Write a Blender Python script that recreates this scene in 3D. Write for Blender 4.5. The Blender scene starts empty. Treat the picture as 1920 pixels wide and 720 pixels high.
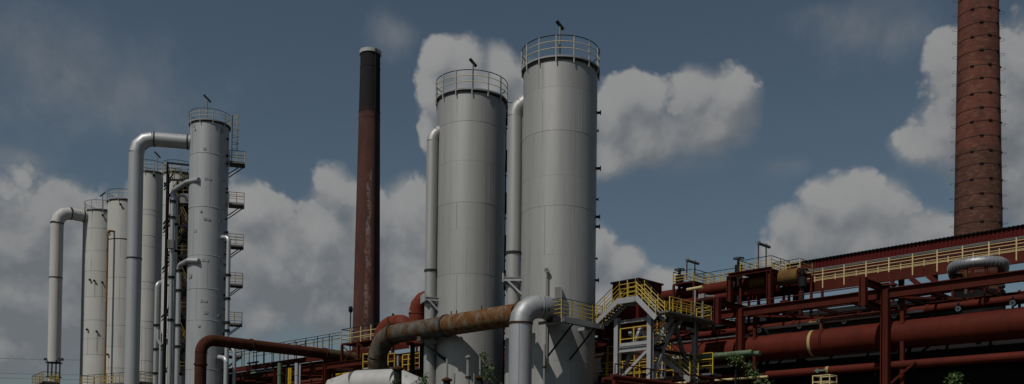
import bpy, math, random
from mathutils import Vector, Matrix
from math import radians, sin, cos, pi, sqrt, atan2, asin
random.seed(7)
sc = bpy.context.scene
COL = sc.collection

# ------------------------------------------------------------------ camera
F_PX, PX0, PY0 = 1750.0, 960.0, 852.0
PITCH, ROLL = radians(1.25), radians(0.66)
CAM = Vector((0, 0, 1.7))
cF = Vector((0, cos(PITCH), sin(PITCH)))
_u0 = Vector((0, -sin(PITCH), cos(PITCH))); _r0 = Vector((1, 0, 0))
cU = _u0 * cos(ROLL) - _r0 * sin(ROLL)
cR = _r0 * cos(ROLL) + _u0 * sin(ROLL)
cam = bpy.data.cameras.new('camera'); camo = bpy.data.objects.new('camera', cam); COL.objects.link(camo)
cam.sensor_width = 36.0; cam.lens = 36.0 * F_PX / 1920.0
cam.shift_y = (PY0 - 360.0) / 1920.0
cam.clip_end = 8000; cam.clip_start = 0.1
m = Matrix((cR, cU, -cF)).transposed().to_4x4(); m.translation = CAM
camo.matrix_world = m
sc.camera = camo

# ------------------------------------------------------------------ light, sky, exposure
SUN_EL, SUN_AZ = radians(52), radians(219)           # azimuth clockwise from +Y
TO_SUN = Vector((sin(SUN_AZ) * cos(SUN_EL), cos(SUN_AZ) * cos(SUN_EL), sin(SUN_EL)))
SUN_POWER, SKY_STRENGTH, EXPOSURE = 5.0, 0.065, -0.8
CLOUD_GAIN = 0.72
sc.view_settings.view_transform = 'Standard'; sc.view_settings.look = 'None'
sc.view_settings.gamma = 1.0; sc.view_settings.use_curve_mapping = False
sc.view_settings.exposure = EXPOSURE
sl = bpy.data.lights.new('sun', 'SUN'); slo = bpy.data.objects.new('sun', sl); COL.objects.link(slo)
sl.energy = SUN_POWER; sl.angle = radians(0.5); sl.color = (1.0, 0.955, 0.89)
slo.rotation_euler = (-TO_SUN).to_track_quat('-Z', 'Y').to_euler()
slo.location = (-60, -40, 90)
sc.cycles.use_denoising = True
sc.cycles.max_bounces = 6

class NT:
    def __init__(s, nt): s.nt = nt
    def new(s, t, **kw):
        n = s.nt.nodes.new(t)
        for k, v in kw.items(): setattr(n, k, v)
        return n
    def put(s, sock, v):
        if isinstance(v, bpy.types.NodeSocket): s.nt.links.new(v, sock)
        elif v is not None: sock.default_value = v
    def m(s, op, a, b=None, c=None, clamp=False):
        n = s.new('ShaderNodeMath', operation=op, use_clamp=clamp)
        s.put(n.inputs[0], a); s.put(n.inputs[1], b); s.put(n.inputs[2], c)
        return n.outputs[0]
    def v(s, op, a, b=None, out=0):
        n = s.new('ShaderNodeVectorMath', operation=op)
        s.put(n.inputs[0], a); s.put(n.inputs[1], b)
        return n.outputs[out]
    def mr(s, val, a, b, c=0.0, d=1.0, smooth=True):
        n = s.new('ShaderNodeMapRange', interpolation_type='SMOOTHSTEP' if smooth else 'LINEAR')
        for i, x in enumerate((val, a, b, c, d)): s.put(n.inputs[i], x)
        return n.outputs[0]
    def mix(s, fac, a, b, blend='MIX'):
        n = s.new('ShaderNodeMix', data_type='RGBA', blend_type=blend, clamp_factor=True)
        s.put(n.inputs[0], fac); s.put(n.inputs[6], a); s.put(n.inputs[7], b)
        return n.outputs[2]
    def noise(s, vec, scale, detail=4, rough=0.55, w=None):
        n = s.new('ShaderNodeTexNoise')
        s.put(n.inputs['Vector'], vec); n.inputs['Scale'].default_value = scale
        n.inputs['Detail'].default_value = detail; n.inputs['Roughness'].default_value = rough
        return n.outputs['Fac']

def raydir(px, py):
    return (cF + cR * ((px - PX0) / F_PX) + cU * ((PY0 - py) / F_PX))

def azel(px, py):
    d = raydir(px, py).normalized()
    return atan2(d.x, d.y), asin(d.z)

world = bpy.data.worlds.new('World'); sc.world = world; world.use_nodes = True
wt = world.node_tree; wt.nodes.clear(); w = NT(wt)

# cumulus as groups of puffs, each given by the direction it lies in: (x, y, half width, half height)
PUFFS = [
    # bank on the left
    (-60, 430, 190, 130), (70, 420, 120, 105), (150, 455, 120, 105), (40, 560, 220, 110), (250, 520, 170, 120),
    (470, 400, 80, 75), (530, 440, 85, 85), (380, 470, 130, 120), (625, 350, 62, 68), (600, 440, 100, 90), (690, 420, 90, 90), (120, 570, 280, 110), (540, 520, 200, 90), (330, 560, 220, 100), (790, 520, 110, 110),
    (760, 385, 74, 70), (800, 440, 90, 110), (690, 490, 170, 100), (580, 500, 130, 80), (610, 585, 100, 50), (480, 590, 80, 50), (330, 400, 110, 90), (470, 490, 120, 90), (40, 660, 160, 50), (560, 665, 60, 28),
    # behind the two silos
    (870, 115, 52, 48), (825, 110, 36, 36), (935, 130, 48, 50), (880, 190, 100, 80), (840, 240, 60, 60), (808, 175, 34, 60), (800, 250, 30, 45), (980, 200, 70, 90), (830, 300, 34, 40),
    # right of the taller silo
    (1150, 205, 66, 64), (1215, 190, 60, 56), (1300, 175, 66, 56), (1370, 180, 62, 58), (1330, 235, 90, 55), (1220, 250, 110, 55), (1150, 280, 70, 50), (1060, 240, 80, 90),
    (1110, 470, 60, 66), (1165, 500, 56, 50), (1235, 525, 62, 34), (1130, 560, 110, 70), (1200, 560, 110, 50),
    # right half
    (1590, 385, 76, 66), (1540, 380, 44, 42), (1650, 400, 76, 64), (1520, 440, 84, 60), (1620, 455, 120, 60), (1730, 450, 84, 56), (1790, 440, 60, 40), (1480, 470, 70, 44),
    (1790, 145, 62, 70), (1720, 268, 56, 44), (1775, 240, 70, 80), (1850, 220, 90, 140), (1900, 120, 60, 70), (1930, 200, 80, 150), (1890, 320, 90, 60), (1960, 360, 90, 90),
]
WISPS = [(735, 70, 70, 45), (1600, 35, 130, 55), (1690, 60, 90, 45), (1540, 15, 50, 25),
         (150, 130, 360, 130), (1640, 60, 130, 60), (1560, 30, 110, 40), (1460, 320, 60, 25), (1060, 330, 60, 60), (1290, 310, 120, 30), (620, 600, 260, 120), (40, 300, 90, 40), (1400, 600, 160, 60), (100, 640, 260, 110), (300, 620, 200, 120), (760, 560, 140, 120)]

def cloud_group():
    g = bpy.data.node_groups.new('cloud_density', 'ShaderNodeTree')
    g.interface.new_socket('Vector', in_out='INPUT', socket_type='NodeSocketVector')
    g.interface.new_socket('Density', in_out='OUTPUT', socket_type='NodeSocketFloat')
    g.interface.new_socket('Wisp', in_out='OUTPUT', socket_type='NodeSocketFloat')
    g.interface.new_socket('Solid', in_out='OUTPUT', socket_type='NodeSocketFloat')
    g.interface.new_socket('Base', in_out='OUTPUT', socket_type='NodeSocketFloat')
    n = NT(g)
    gi = n.new('NodeGroupInput'); go = n.new('NodeGroupOutput')
    d = gi.outputs[0]
    warp = n.new('ShaderNodeTexNoise'); n.put(warp.inputs['Vector'], d); warp.inputs['Scale'].default_value = 9; warp.inputs['Detail'].default_value = 3
    wv = n.v('MULTIPLY', n.v('SUBTRACT', warp.outputs['Color'], (0.5, 0.5, 0.5)), (0.035, 0.035, 0.035))
    dw = n.v('ADD', d, wv)
    sep = n.new('ShaderNodeSeparateXYZ'); n.put(sep.inputs[0], dw)
    az = n.m('ARCTAN2', sep.outputs[0], sep.outputs[1]); el = n.m('ARCSINE', sep.outputs[2])
    cb = n.new('ShaderNodeCombineXYZ'); n.put(cb.inputs[0], az); n.put(cb.inputs[1], el)
    def field(puffs, k):
        cur = None
        for (px, py, a, b) in puffs:
            A, E = azel(px, py)
            q = n.v('MULTIPLY', n.v('SUBTRACT', cb.outputs[0], (A, E, 0)), (F_PX / a, F_PX / b, 0))
            q = n.v('MAXIMUM', q, n.v('MULTIPLY', q, (1, 0.66, 0)))       # flat, ragged bases thin out slowly
            L = n.v('LENGTH', q, out=1)
            cur = L if cur is None else n.m('SMOOTH_MIN', cur, L, k)
        return n.m('SUBTRACT', 1.0, cur)
    base = field(PUFFS, 0.45)
    # the rest of the sky carries the same kind of clouds
    gen = n.noise(d, 3.2, 3, 0.5)
    gen = n.m('MULTIPLY', n.m('SUBTRACT', gen, 0.56), 5.0)
    a2 = n.m('ABSOLUTE', n.m('ADD', az, 0.0))
    outside = n.m('MAXIMUM', n.mr(a2, 0.50, 0.60), n.mr(el, 0.46, 0.56))
    gen = n.m('SUBTRACT', n.m('MULTIPLY', n.m('ADD', gen, 1.0), outside), 1.0)
    base = n.m('MAXIMUM', base, gen)
    vo = n.new('ShaderNodeTexVoronoi', feature='F1'); n.put(vo.inputs['Vector'], dw)
    vo.inputs['Scale'].default_value = 22; vo.inputs['Detail'].default_value = 3; vo.inputs['Roughness'].default_value = 0.6
    bil = n.m('SUBTRACT', 0.46, vo.outputs['Distance'])
    fb = n.m('SUBTRACT', n.noise(d, 16, 10, 0.62), 0.5)
    den = n.m('ADD', n.m('ADD', n.m('MINIMUM', base, 0.8), 0.16), n.m('ADD', n.m('MULTIPLY', bil, 0.42), n.m('MULTIPLY', fb, 1.0)))
    n.put(go.inputs['Density'], den)
    n.put(go.inputs['Solid'], n.m('ADD', base, n.m('MULTIPLY', fb, 0.8)))
    n.put(go.inputs['Base'], n.m('ADD', base, n.m('MULTIPLY', bil, 0.5)))
    wb = field(WISPS, 0.4)
    wd = n.m('ADD', n.m('MULTIPLY', wb, 0.8), n.m('MULTIPLY', n.m('SUBTRACT', n.noise(d, 13, 8, 0.62), 0.5), 1.4))
    n.put(go.inputs['Wisp'], wd)
    return g

CG = cloud_group()
tc = w.new('ShaderNodeTexCoord')
D0 = w.v('NORMALIZE', tc.outputs['Generated'])
g0 = w.new('ShaderNodeGroup', node_tree=CG); w.put(g0.inputs[0], D0)
g1 = w.new('ShaderNodeGroup', node_tree=CG); w.put(g1.inputs[0], w.v('ADD', D0, (-0.010, 0.0, 0.026)))
den = g0.outputs['Density']; den1 = g1.outputs['Density']
gb = w.m('SUBTRACT', g0.outputs['Base'], g1.outputs['Base'])      # thins out towards the top left: a sunlit crown
crown = w.mr(gb, -0.55, 0.65)
softn = w.mr(crown, 0.20, 0.85, 1.35, 0.27)
softn = w.m('MULTIPLY', softn, w.mr(w.noise(D0, 7, 2), 0.35, 0.65, 0.7, 1.8))
alpha = w.mr(den, 0.02, w.m('ADD', softn, 0.02))
alpha = w.m('MAXIMUM', alpha, w.mr(g0.outputs['Solid'], 0.10, 0.66))
alpha = w.m('MULTIPLY', alpha, 0.97)
wa = w.m('MULTIPLY', w.mr(g0.outputs['Wisp'], 0.05, 1.0), 0.40)
alpha = w.m('MAXIMUM', alpha, wa)
grad = w.m('SUBTRACT', den, den1)
lit = w.m('ADD', w.m('MULTIPLY', crown, 0.66), w.m('MULTIPLY', grad, 0.20))
lit = w.m('ADD', lit, 0.08)
sepd = w.new('ShaderNodeSeparateXYZ'); w.put(sepd.inputs[0], D0)
lowf = w.mr(sepd.outputs[2], 0.08, 0.30, 0.30, 0.0)          # bases of the far bank lie in their own shade
lit = w.m('SUBTRACT', lit, lowf)
lit = w.m('ADD', lit, w.m('MULTIPLY', w.m('SUBTRACT', w.noise(D0, 6, 5, 0.55), 0.5), 0.65))
lit = w.m('MAXIMUM', w.m('MINIMUM', lit, 1.0), 0.0)
ccol = w.mix(lit, (0.345, 0.375, 0.41, 1), (0.70, 0.70, 0.695, 1))
sky = w.new('ShaderNodeTexSky', sky_type='NISHITA', sun_disc=False)
sky.sun_elevation = SUN_EL; sky.sun_rotation = SUN_AZ
sky.air_density = 1.0; sky.dust_density = 1.0; sky.ozone_density = 1.0
hsv = w.new('ShaderNodeHueSaturation'); hsv.inputs['Saturation'].default_value = 0.82
w.put(hsv.inputs['Color'], sky.outputs[0])
tint = w.mix(1.0, hsv.outputs[0], (0.90, 1.0, 0.975, 1), 'MULTIPLY')
bg = w.new('ShaderNodeBackground'); w.put(bg.inputs[0], tint); bg.inputs[1].default_value = SKY_STRENGTH
bc = w.new('ShaderNodeBackground'); w.put(bc.inputs[0], ccol); bc.inputs[1].default_value = CLOUD_GAIN
mx = w.new('ShaderNodeMixShader'); w.put(mx.inputs[0], alpha)
wt.links.new(bg.outputs[0], mx.inputs[1]); wt.links.new(bc.outputs[0], mx.inputs[2])
wo = w.new('ShaderNodeOutputWorld'); wt.links.new(mx.outputs[0], wo.inputs[0])
world.cycles.sampling_method = 'MANUAL'; world.cycles.sample_map_resolution = 512

# ------------------------------------------------------------------ the plant's own axes
AX = Vector((-sqrt(.5), sqrt(.5), 0)); VX = Vector((sqrt(.5), sqrt(.5), 0)); ZX = Vector((0, 0, 1))
def UV(s, v, z): return AX * s + VX * v + ZX * z
def at(px, py, Y):                     # the point at distance Y that is seen at px, py
    d = raydir(px, py); return CAM + d * (Y / d.y)
def atv(px, py, v):                    # ... in the plane a distance v along VX
    d = raydir(px, py); return CAM + d * (v / d.dot(VX))
def ats(px, py, s):
    d = raydir(px, py); return CAM + d * (s / d.dot(AX))
def S(p): return p.dot(AX)
def V(p): return p.dot(VX)
def zv(px, py, v): return atv(px, py, v).z
def sv(px, v, py=620): return S(atv(px, py, v))

# ------------------------------------------------------------------ materials
ALB = 0.62
def paint(name, col, col2=None, rust=0.0, rust_col=(0.16, 0.06, 0.022), rough=0.55, metal=0.0, scale=0.6, streak=0.35, bump=0.15, vary=0.10, rscale=1.6, rust2=(0.07, 0.03, 0.018), spec=0.3, stain=0.0):
    col, rust_col, rust2 = [tuple(x * ALB for x in q) for q in (col, rust_col, rust2)]
    if col2: col2 = tuple(x * ALB for x in col2)
    mt = bpy.data.materials.new(name); mt.use_nodes = True
    t = mt.node_tree; n = NT(t); bs = t.nodes['Principled BSDF']
    geo = n.new('ShaderNodeNewGeometry'); pos = geo.outputs['Position']
    st = n.v('MULTIPLY', pos, (2.6, 2.6, 0.12))
    a = n.noise(pos, scale, 6, 0.6); b = n.noise(st, 1.0, 5, 0.6)
    col2 = col2 or tuple(c * 0.62 for c in col)
    f = n.m('ADD', n.m('MULTIPLY', n.mr(a, 0.3, 0.75), 1 - streak), n.m('MULTIPLY', n.mr(b, 0.35, 0.75), streak))
    c = n.mix(f, (*col, 1), (*col2, 1))
    if stain > 0:
        sn = n.noise(n.v('MULTIPLY', pos, (5.5, 5.5, 0.045)), 1.0, 4, 0.6); gate = n.noise(pos, 0.35, 4, 0.6)
        c = n.mix(n.m('MULTIPLY', n.m('MULTIPLY', n.mr(sn, 0.56, 0.70), n.mr(gate, 0.40, 0.62)), stain), c, (0.09, 0.085, 0.075, 1))
    oi = n.new('ShaderNodeObjectInfo')
    val = n.m('ADD', 1 - vary / 2, n.m('MULTIPLY', oi.outputs['Random'], vary))
    fine = n.m('ADD', 0.9, n.m('MULTIPLY', n.noise(pos, 14, 4, 0.65), 0.2))
    c = n.mix(1.0, c, n.m('MULTIPLY', val, fine), 'MULTIPLY')
    rg = n.m('ADD', rough - 0.08, n.m('MULTIPLY', a, 0.16))
    if rust > 0:
        rn = n.m('ADD', n.m('MULTIPLY', n.noise(pos, rscale, 9, 0.68), 0.7), n.m('MULTIPLY', n.noise(n.v('MULTIPLY', pos, (3, 3, 0.5)), rscale * .6, 6, 0.65), 0.3))
        rm = n.mr(rn, 0.64 - rust * 0.32, 0.76 - rust * 0.28)
        rc = n.mix(n.mr(n.noise(pos, rscale * 3.2, 6, 0.7), 0.35, 0.65), (*rust_col, 1), (*rust2, 1))
        c = n.mix(rm, c, rc)
        rg = n.m('MAXIMUM', rg, n.m('MULTIPLY', rm, 0.85))
        if metal > 0: n.put(bs.inputs['Metallic'], n.m('MULTIPLY', n.m('SUBTRACT', 1.0, rm), metal))
    elif metal > 0: bs.inputs['Metallic'].default_value = metal
    n.put(bs.inputs['Base Color'], c); n.put(bs.inputs['Roughness'], rg)
    bs.inputs['Specular IOR Level'].default_value = spec
    if bump > 0:
        bp = n.new('ShaderNodeBump'); bp.inputs['Strength'].default_value = bump; bp.inputs['Distance'].default_value = 0.03
        n.put(bp.inputs['Height'], n.noise(pos, 5, 6, 0.6)); n.put(bs.inputs['Normal'], bp.outputs[0])
    return mt

ZONE = at(1834, 268, 90).z + .5
def brick_mat(name, c1, c2, mortar, cx, cy, white=0.0, soot_z=None, bw=0.24, bh=0.075):
    mt = bpy.data.materials.new(name); mt.use_nodes = True
    t = mt.node_tree; n = NT(t); bs = t.nodes['Principled BSDF']
    geo = n.new('ShaderNodeNewGeometry'); pos = geo.outputs['Position']
    rel = n.v('SUBTRACT', pos, (cx, cy, 0)); sp = n.new('ShaderNodeSeparateXYZ'); n.put(sp.inputs[0], rel)
    cb = n.new('ShaderNodeCombineXYZ')
    if cx is None: pass
    n.put(cb.inputs[0], n.m('MULTIPLY', n.m('ARCTAN2', sp.outputs[0], sp.outputs[1]), 2.2)); n.put(cb.inputs[1], sp.outputs[2])
    br = n.new('ShaderNodeTexBrick'); n.put(br.inputs['Vector'], cb.outputs[0])
    c1, c2, mortar = [tuple(x * 0.72 for x in q) for q in (c1, c2, mortar)]
    br.inputs['Color1'].default_value = (*c1, 1); br.inputs['Color2'].default_value = (*c2, 1); br.inputs['Mortar'].default_value = (*mortar, 1)
    br.inputs['Scale'].default_value = 1.0; br.inputs['Mortar Size'].default_value = 0.016
    br.inputs['Brick Width'].default_value = bw; br.inputs['Row Height'].default_value = bh; br.inputs['Bias'].default_value = 0.0
    c = br.outputs['Color']
    big = n.noise(n.v('MULTIPLY', pos, (1, 1, 0.55)), 0.45, 6, 0.65)
    c = n.mix(n.mr(big, 0.38, 0.68, 0, 0.55), c, (0.045, 0.022, 0.018, 1))
    if white > 0:
        ze = n.m('ADD', sp.outputs[2], n.m('MULTIPLY', n.noise(pos, 0.5, 3), 1.2))
        c = n.mix(n.mr(ze, ZONE - .2, ZONE + .2, 0.62, 0.0), c, (0.052, 0.034, 0.025, 1))
        mot = n.noise(n.v('MULTIPLY', pos, (1, 1, 3.0)), 1.4, 7, 0.7)
        c = n.mix(n.mr(mot, 0.47, 0.66, 0.0, 0.65), c, (0.17, 0.095, 0.068, 1))
        dk = n.noise(n.v('MULTIPLY', pos, (1, 1, 2.2)), 0.55, 8, 0.7)
        c = n.mix(n.mr(dk, 0.52, 0.68, 0.0, 0.4), c, (0.045, 0.022, 0.018, 1))
        pat = n.noise(n.v('MULTIPLY', pos, (1, 1, 1.7)), 0.8, 9, 0.72)
        zf = n.mr(sp.outputs[2], 24.0, 31.0, 0.0, -0.22)
        c = n.mix(n.m('MULTIPLY', n.mr(n.m('ADD', pat, zf), 0.66 - white, 0.70 - white), 0.75), c, (0.40, 0.35, 0.32, 1))
        pat2 = n.noise(n.v('MULTIPLY', pos, (1, 1, 2.5)), 1.1, 8, 0.7)
        c = n.mix(n.m('MULTIPLY', n.mr(pat2, 0.63, 0.67), 0.7), c, (0.26, 0.10, 0.06, 1))
    if soot_z:
        z0, z1 = soot_z
        edge = n.m('ADD', sp.outputs[2], n.m('MULTIPLY', n.noise(pos, 1.2, 5), 0.8))
        sf = n.mr(edge, z0, z1)
        c = n.mix(n.m('MULTIPLY', sf, 0.93), c, (0.016, 0.016, 0.018, 1))
        vs = n.noise(n.v('MULTIPLY', pos, (2.2, 2.2, 0.45)), 0.7, 8, 0.72)
        low = n.mr(sp.outputs[2], 30.0, 47.0, 0.10, -0.12)
        xm = n.mr(n.m('ABSOLUTE', n.m('SUBTRACT', n.m('ADD', sp.outputs[0], n.m('MULTIPLY', n.noise(pos, .25, 3), .8)), 0.75)), 0.10, 0.60, 0.12, -0.12)
        c = n.mix(n.m('MULTIPLY', n.mr(n.m('ADD', n.m('ADD', vs, xm), low), 0.60, 0.72), n.mr(n.noise(pos, 2.6, 7, 0.72), 0.36, 0.62)), c, (0.24, 0.165, 0.15, 1))
        c = n.mix(n.m('MULTIPLY', n.mr(n.noise(n.v('MULTIPLY', pos, (1, 1, .4)), 0.8, 6, 0.65), 0.42, 0.66, 0.0, 0.5), n.m('SUBTRACT', 1.0, sf)), c, (0.125, 0.045, 0.035, 1))
        dots = n.noise(pos, 2.2, 5, 0.7)
        c = n.mix(n.m('MULTIPLY', n.mr(dots, 0.66, 0.70), 0.6), c, (0.15, 0.06, 0.045, 1))
    n.put(bs.inputs['Base Color'], c); bs.inputs['Roughness'].default_value = 0.9; bs.inputs['Specular IOR Level'].default_value = 0.1
    bp = n.new('ShaderNodeBump'); bp.inputs['Strength'].default_value = 0.5; bp.inputs['Distance'].default_value = 0.02
    n.put(bp.inputs['Height'], n.m('SUBTRACT', 1.0, br.outputs['Fac'])); n.put(bs.inputs['Normal'], bp.outputs[0])
    return mt

M = {}
M['silo'] = paint('silo_paint', (0.535, 0.532, 0.515), (0.45, 0.448, 0.437), rough=0.52, metal=0.36, scale=0.22, streak=0.6, bump=0.03, vary=0.07, stain=0.45)
M['silo_seam'] = paint('silo_seam', (0.55, 0.545, 0.52), rough=0.55, bump=0.0)
M['silo_dark'] = paint('rim_paint', (0.035, 0.037, 0.042), rough=0.6, bump=0.1)
M['tank'] = paint('tank_paint', (0.69, 0.68, 0.64), (0.57, 0.562, 0.535), rough=0.6, scale=0.25, streak=0.5, bump=0.06, rust=0.05, vary=0.08, stain=0.5)
M['alu'] = paint('aluminium_cladding', (0.60, 0.61, 0.625), (0.48, 0.49, 0.505), rough=0.46, metal=0.25, scale=0.3, streak=0.5, bump=0.05, vary=0.1, stain=0.4)
M['seam'] = paint('seam_steel', (0.42, 0.425, 0.43), rough=0.6, bump=0.0)
M['red_old'] = paint('faded_red_steel', (0.155, 0.055, 0.038), (0.085, 0.035, 0.026), rough=0.75, scale=1.2, streak=0.4, rust=0.4, rust_col=(0.09, 0.045, 0.028), bump=0.2, vary=0.3, spec=0.06)
M['seam_dark'] = paint('bolted_flange', (0.03, 0.03, 0.034), rough=0.7, rust=0.35)
M['galv'] = paint('galvanised_pipe', (0.68, 0.69, 0.71), (0.54, 0.55, 0.57), rough=0.42, metal=0.45, scale=0.8, streak=0.4, rust=0.06, bump=0.08)
M['galv_rusty'] = paint('weathered_galvanised_duct', (0.50, 0.51, 0.52), (0.38, 0.39, 0.40), rough=0.5, metal=0.4, scale=0.8, rust=0.30, rust_col=(0.19, 0.085, 0.03), bump=0.12)
M['white_duct'] = paint('white_duct', (0.60, 0.595, 0.575), (0.47, 0.465, 0.45), rough=0.55, scale=0.8, rust=0.20, rust_col=(0.20, 0.10, 0.05), bump=0.08)
M['rust_pipe'] = paint('rust_streaked_pipe', (0.23, 0.19, 0.14), (0.15, 0.10, 0.06), rough=0.6, scale=1.3, rust=0.78, rust_col=(0.21, 0.11, 0.035), rust2=(0.115, 0.036, 0.018), bump=0.25, rscale=1.5, spec=0.06)
M['rust_elbow'] = paint('grey_rusted_pipe', (0.17, 0.165, 0.145), (0.10, 0.095, 0.075), rough=0.6, scale=1.0, rust=0.62, rust_col=(0.15, 0.08, 0.03), bump=0.2, spec=0.06)
M['rust'] = paint('brown_rust', (0.105, 0.036, 0.020), (0.055, 0.022, 0.014), rough=0.85, scale=1.4, rust=0.25, rust_col=(0.15, 0.06, 0.02), bump=0.3, spec=0.06)
M['rust_lag'] = paint('frayed_lagging', (0.14, 0.12, 0.07), (0.05, 0.04, 0.025), rough=0.95, scale=5, streak=0.1, bump=0.9, spec=0.06)
M['red'] = paint('red_oxide_steel', (0.118, 0.024, 0.015), (0.066, 0.016, 0.011), rough=0.62, scale=0.9, streak=0.4, rust=0.34, rust_col=(0.10, 0.040, 0.022), rust2=(0.045, 0.018, 0.012), bump=0.15, vary=0.25, spec=0.06)
M['red_pipe'] = paint('red_oxide_pipe', (0.142, 0.026, 0.016), (0.085, 0.018, 0.012), rough=0.6, scale=0.7, streak=0.3, rust=0.30, rust_col=(0.120, 0.034, 0.020), rust2=(0.058, 0.018, 0.012), bump=0.12, vary=0.2, spec=0.06)
M['red_bright'] = paint('bright_red_duct', (0.22, 0.050, 0.028), (0.14, 0.035, 0.022), rough=0.55, rust=0.12, rust_col=(0.36, 0.32, 0.30), rust2=(0.16, 0.07, 0.05), bump=0.1, spec=0.06)
M['sheet'] = paint('dark_red_sheet', (0.125, 0.018, 0.016), (0.085, 0.014, 0.013), rough=0.5, scale=0.4, streak=0.6, bump=0.02, vary=0.25, spec=0.06)
M['yellow'] = paint('yellow_rail_paint', (0.74, 0.53, 0.075), (0.60, 0.41, 0.055), rough=0.5, scale=2, rust=0.14, bump=0.0, vary=0.2)
M['cream'] = paint('faded_yellow_paint', (0.76, 0.61, 0.31), (0.64, 0.50, 0.23), rough=0.6, scale=2, rust=0.16, bump=0.0, vary=0.2)
M['vivid'] = paint('bright_yellow_steel', (0.68, 0.46, 0.02), rough=0.5, bump=0.0)
M['dark'] = paint('dark_steel', (0.030, 0.031, 0.034), (0.018, 0.018, 0.02), rough=0.6, rust=0.15, bump=0.05, spec=0.06)
M['steel'] = paint('galvanised_steel', (0.52, 0.525, 0.53), (0.40, 0.405, 0.41), rough=0.5, metal=0.2, scale=1.2, rust=0.08, bump=0.05, vary=0.2)
M['grate'] = paint('grey_walkway', (0.21, 0.21, 0.205), (0.13, 0.13, 0.13), rough=0.7, rust=0.12, bump=0.1)
M['green'] = paint('green_pipe_paint', (0.17, 0.235, 0.14), (0.11, 0.16, 0.09), rough=0.6, rust=0.10, bump=0.1)
M['lampw'] = paint('lamp_grey', (0.36, 0.35, 0.33), rough=0.5, bump=0.0)
M['black'] = paint('black_sheet_and_shade', (0.022, 0.020, 0.020), (0.012, 0.012, 0.013), rough=0.85, rust=0.2, rust_col=(0.05, 0.03, 0.015), bump=0.2, spec=0.06)  # near-black sheet; on the rear rack pipes it stands in for shade
M['orange'] = paint('orange_line_paint', (0.36, 0.17, 0.03), rough=0.6, rust=0.4, bump=0.0)
M['ribalu'] = paint('bare_aluminium_duct', (0.46, 0.47, 0.49), (0.34, 0.35, 0.37), rough=0.48, metal=0.5, scale=1.5, bump=0.05)
M['arrow_y'] = paint('arrow_yellow', (0.50, 0.42, 0.16), bump=0)
M['arrow_g'] = paint('arrow_green', (0.20, 0.27, 0.20), bump=0)
M['band_iron'] = paint('band_iron', (0.095, 0.050, 0.042), rough=0.8, bump=0, spec=0.1)
M['yellow_shaded'] = paint('shaded_yellow_paint', (0.34, 0.25, 0.06), (0.20, 0.14, 0.04), rough=0.7, rust=0.25, bump=0)  # rail yellow darkened, so the stair tower looks shaded
M['rail_cream'] = paint('sunlit_cream_rail', (1.0, 0.84, 0.48), (0.85, 0.70, 0.36), rough=0.6, bump=0)  # cream brightened in colour so rails seen from below look sunlit
M['rail_grey'] = paint('pale_rail_post', (0.62, 0.60, 0.54), rough=0.6, bump=0)
M['streak'] = paint('rust_run', (0.36, 0.27, 0.20), (0.50, 0.44, 0.37), rough=0.8, scale=2, streak=.7, bump=0)
M['white'] = paint('white_enamel', (1.0, 0.98, 0.94), rough=0.4, bump=0)
M['glass'] = paint('window_glass', (0.03, 0.035, 0.04), rough=0.12, bump=0)
M['wall'] = None
M['ground'] = paint('gravel_ground', (0.10, 0.09, 0.08), (0.06, 0.065, 0.045), rough=0.95, scale=0.15, streak=0, bump=0.4)
M['bark'] = paint('bark', (0.07, 0.055, 0.04), rough=0.9, bump=0.4)
def leaf_mat():
    mt = bpy.data.materials.new('leaf'); mt.use_nodes = True
    t = mt.node_tree; n = NT(t); bs = t.nodes['Principled BSDF']
    geo = n.new('ShaderNodeNewGeometry')
    c = n.mix(n.mr(n.noise(geo.outputs['Position'], 4, 3), 0.3, 0.7), (0.035, 0.085, 0.018, 1), (0.085, 0.15, 0.03, 1))
    n.put(bs.inputs['Base Color'], c); bs.inputs['Roughness'].default_value = 0.6
    tr = n.new('ShaderNodeBsdfTranslucent'); n.put(tr.inputs[0], c)
    mxs = n.new('ShaderNodeMixShader'); mxs.inputs[0].default_value = 0.3
    t.links.new(bs.outputs[0], mxs.inputs[1]); t.links.new(tr.outputs[0], mxs.inputs[2])
    t.links.new(mxs.outputs[0], t.nodes['Material Output'].inputs[0])
    return mt
M['leaf'] = leaf_mat()

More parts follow.
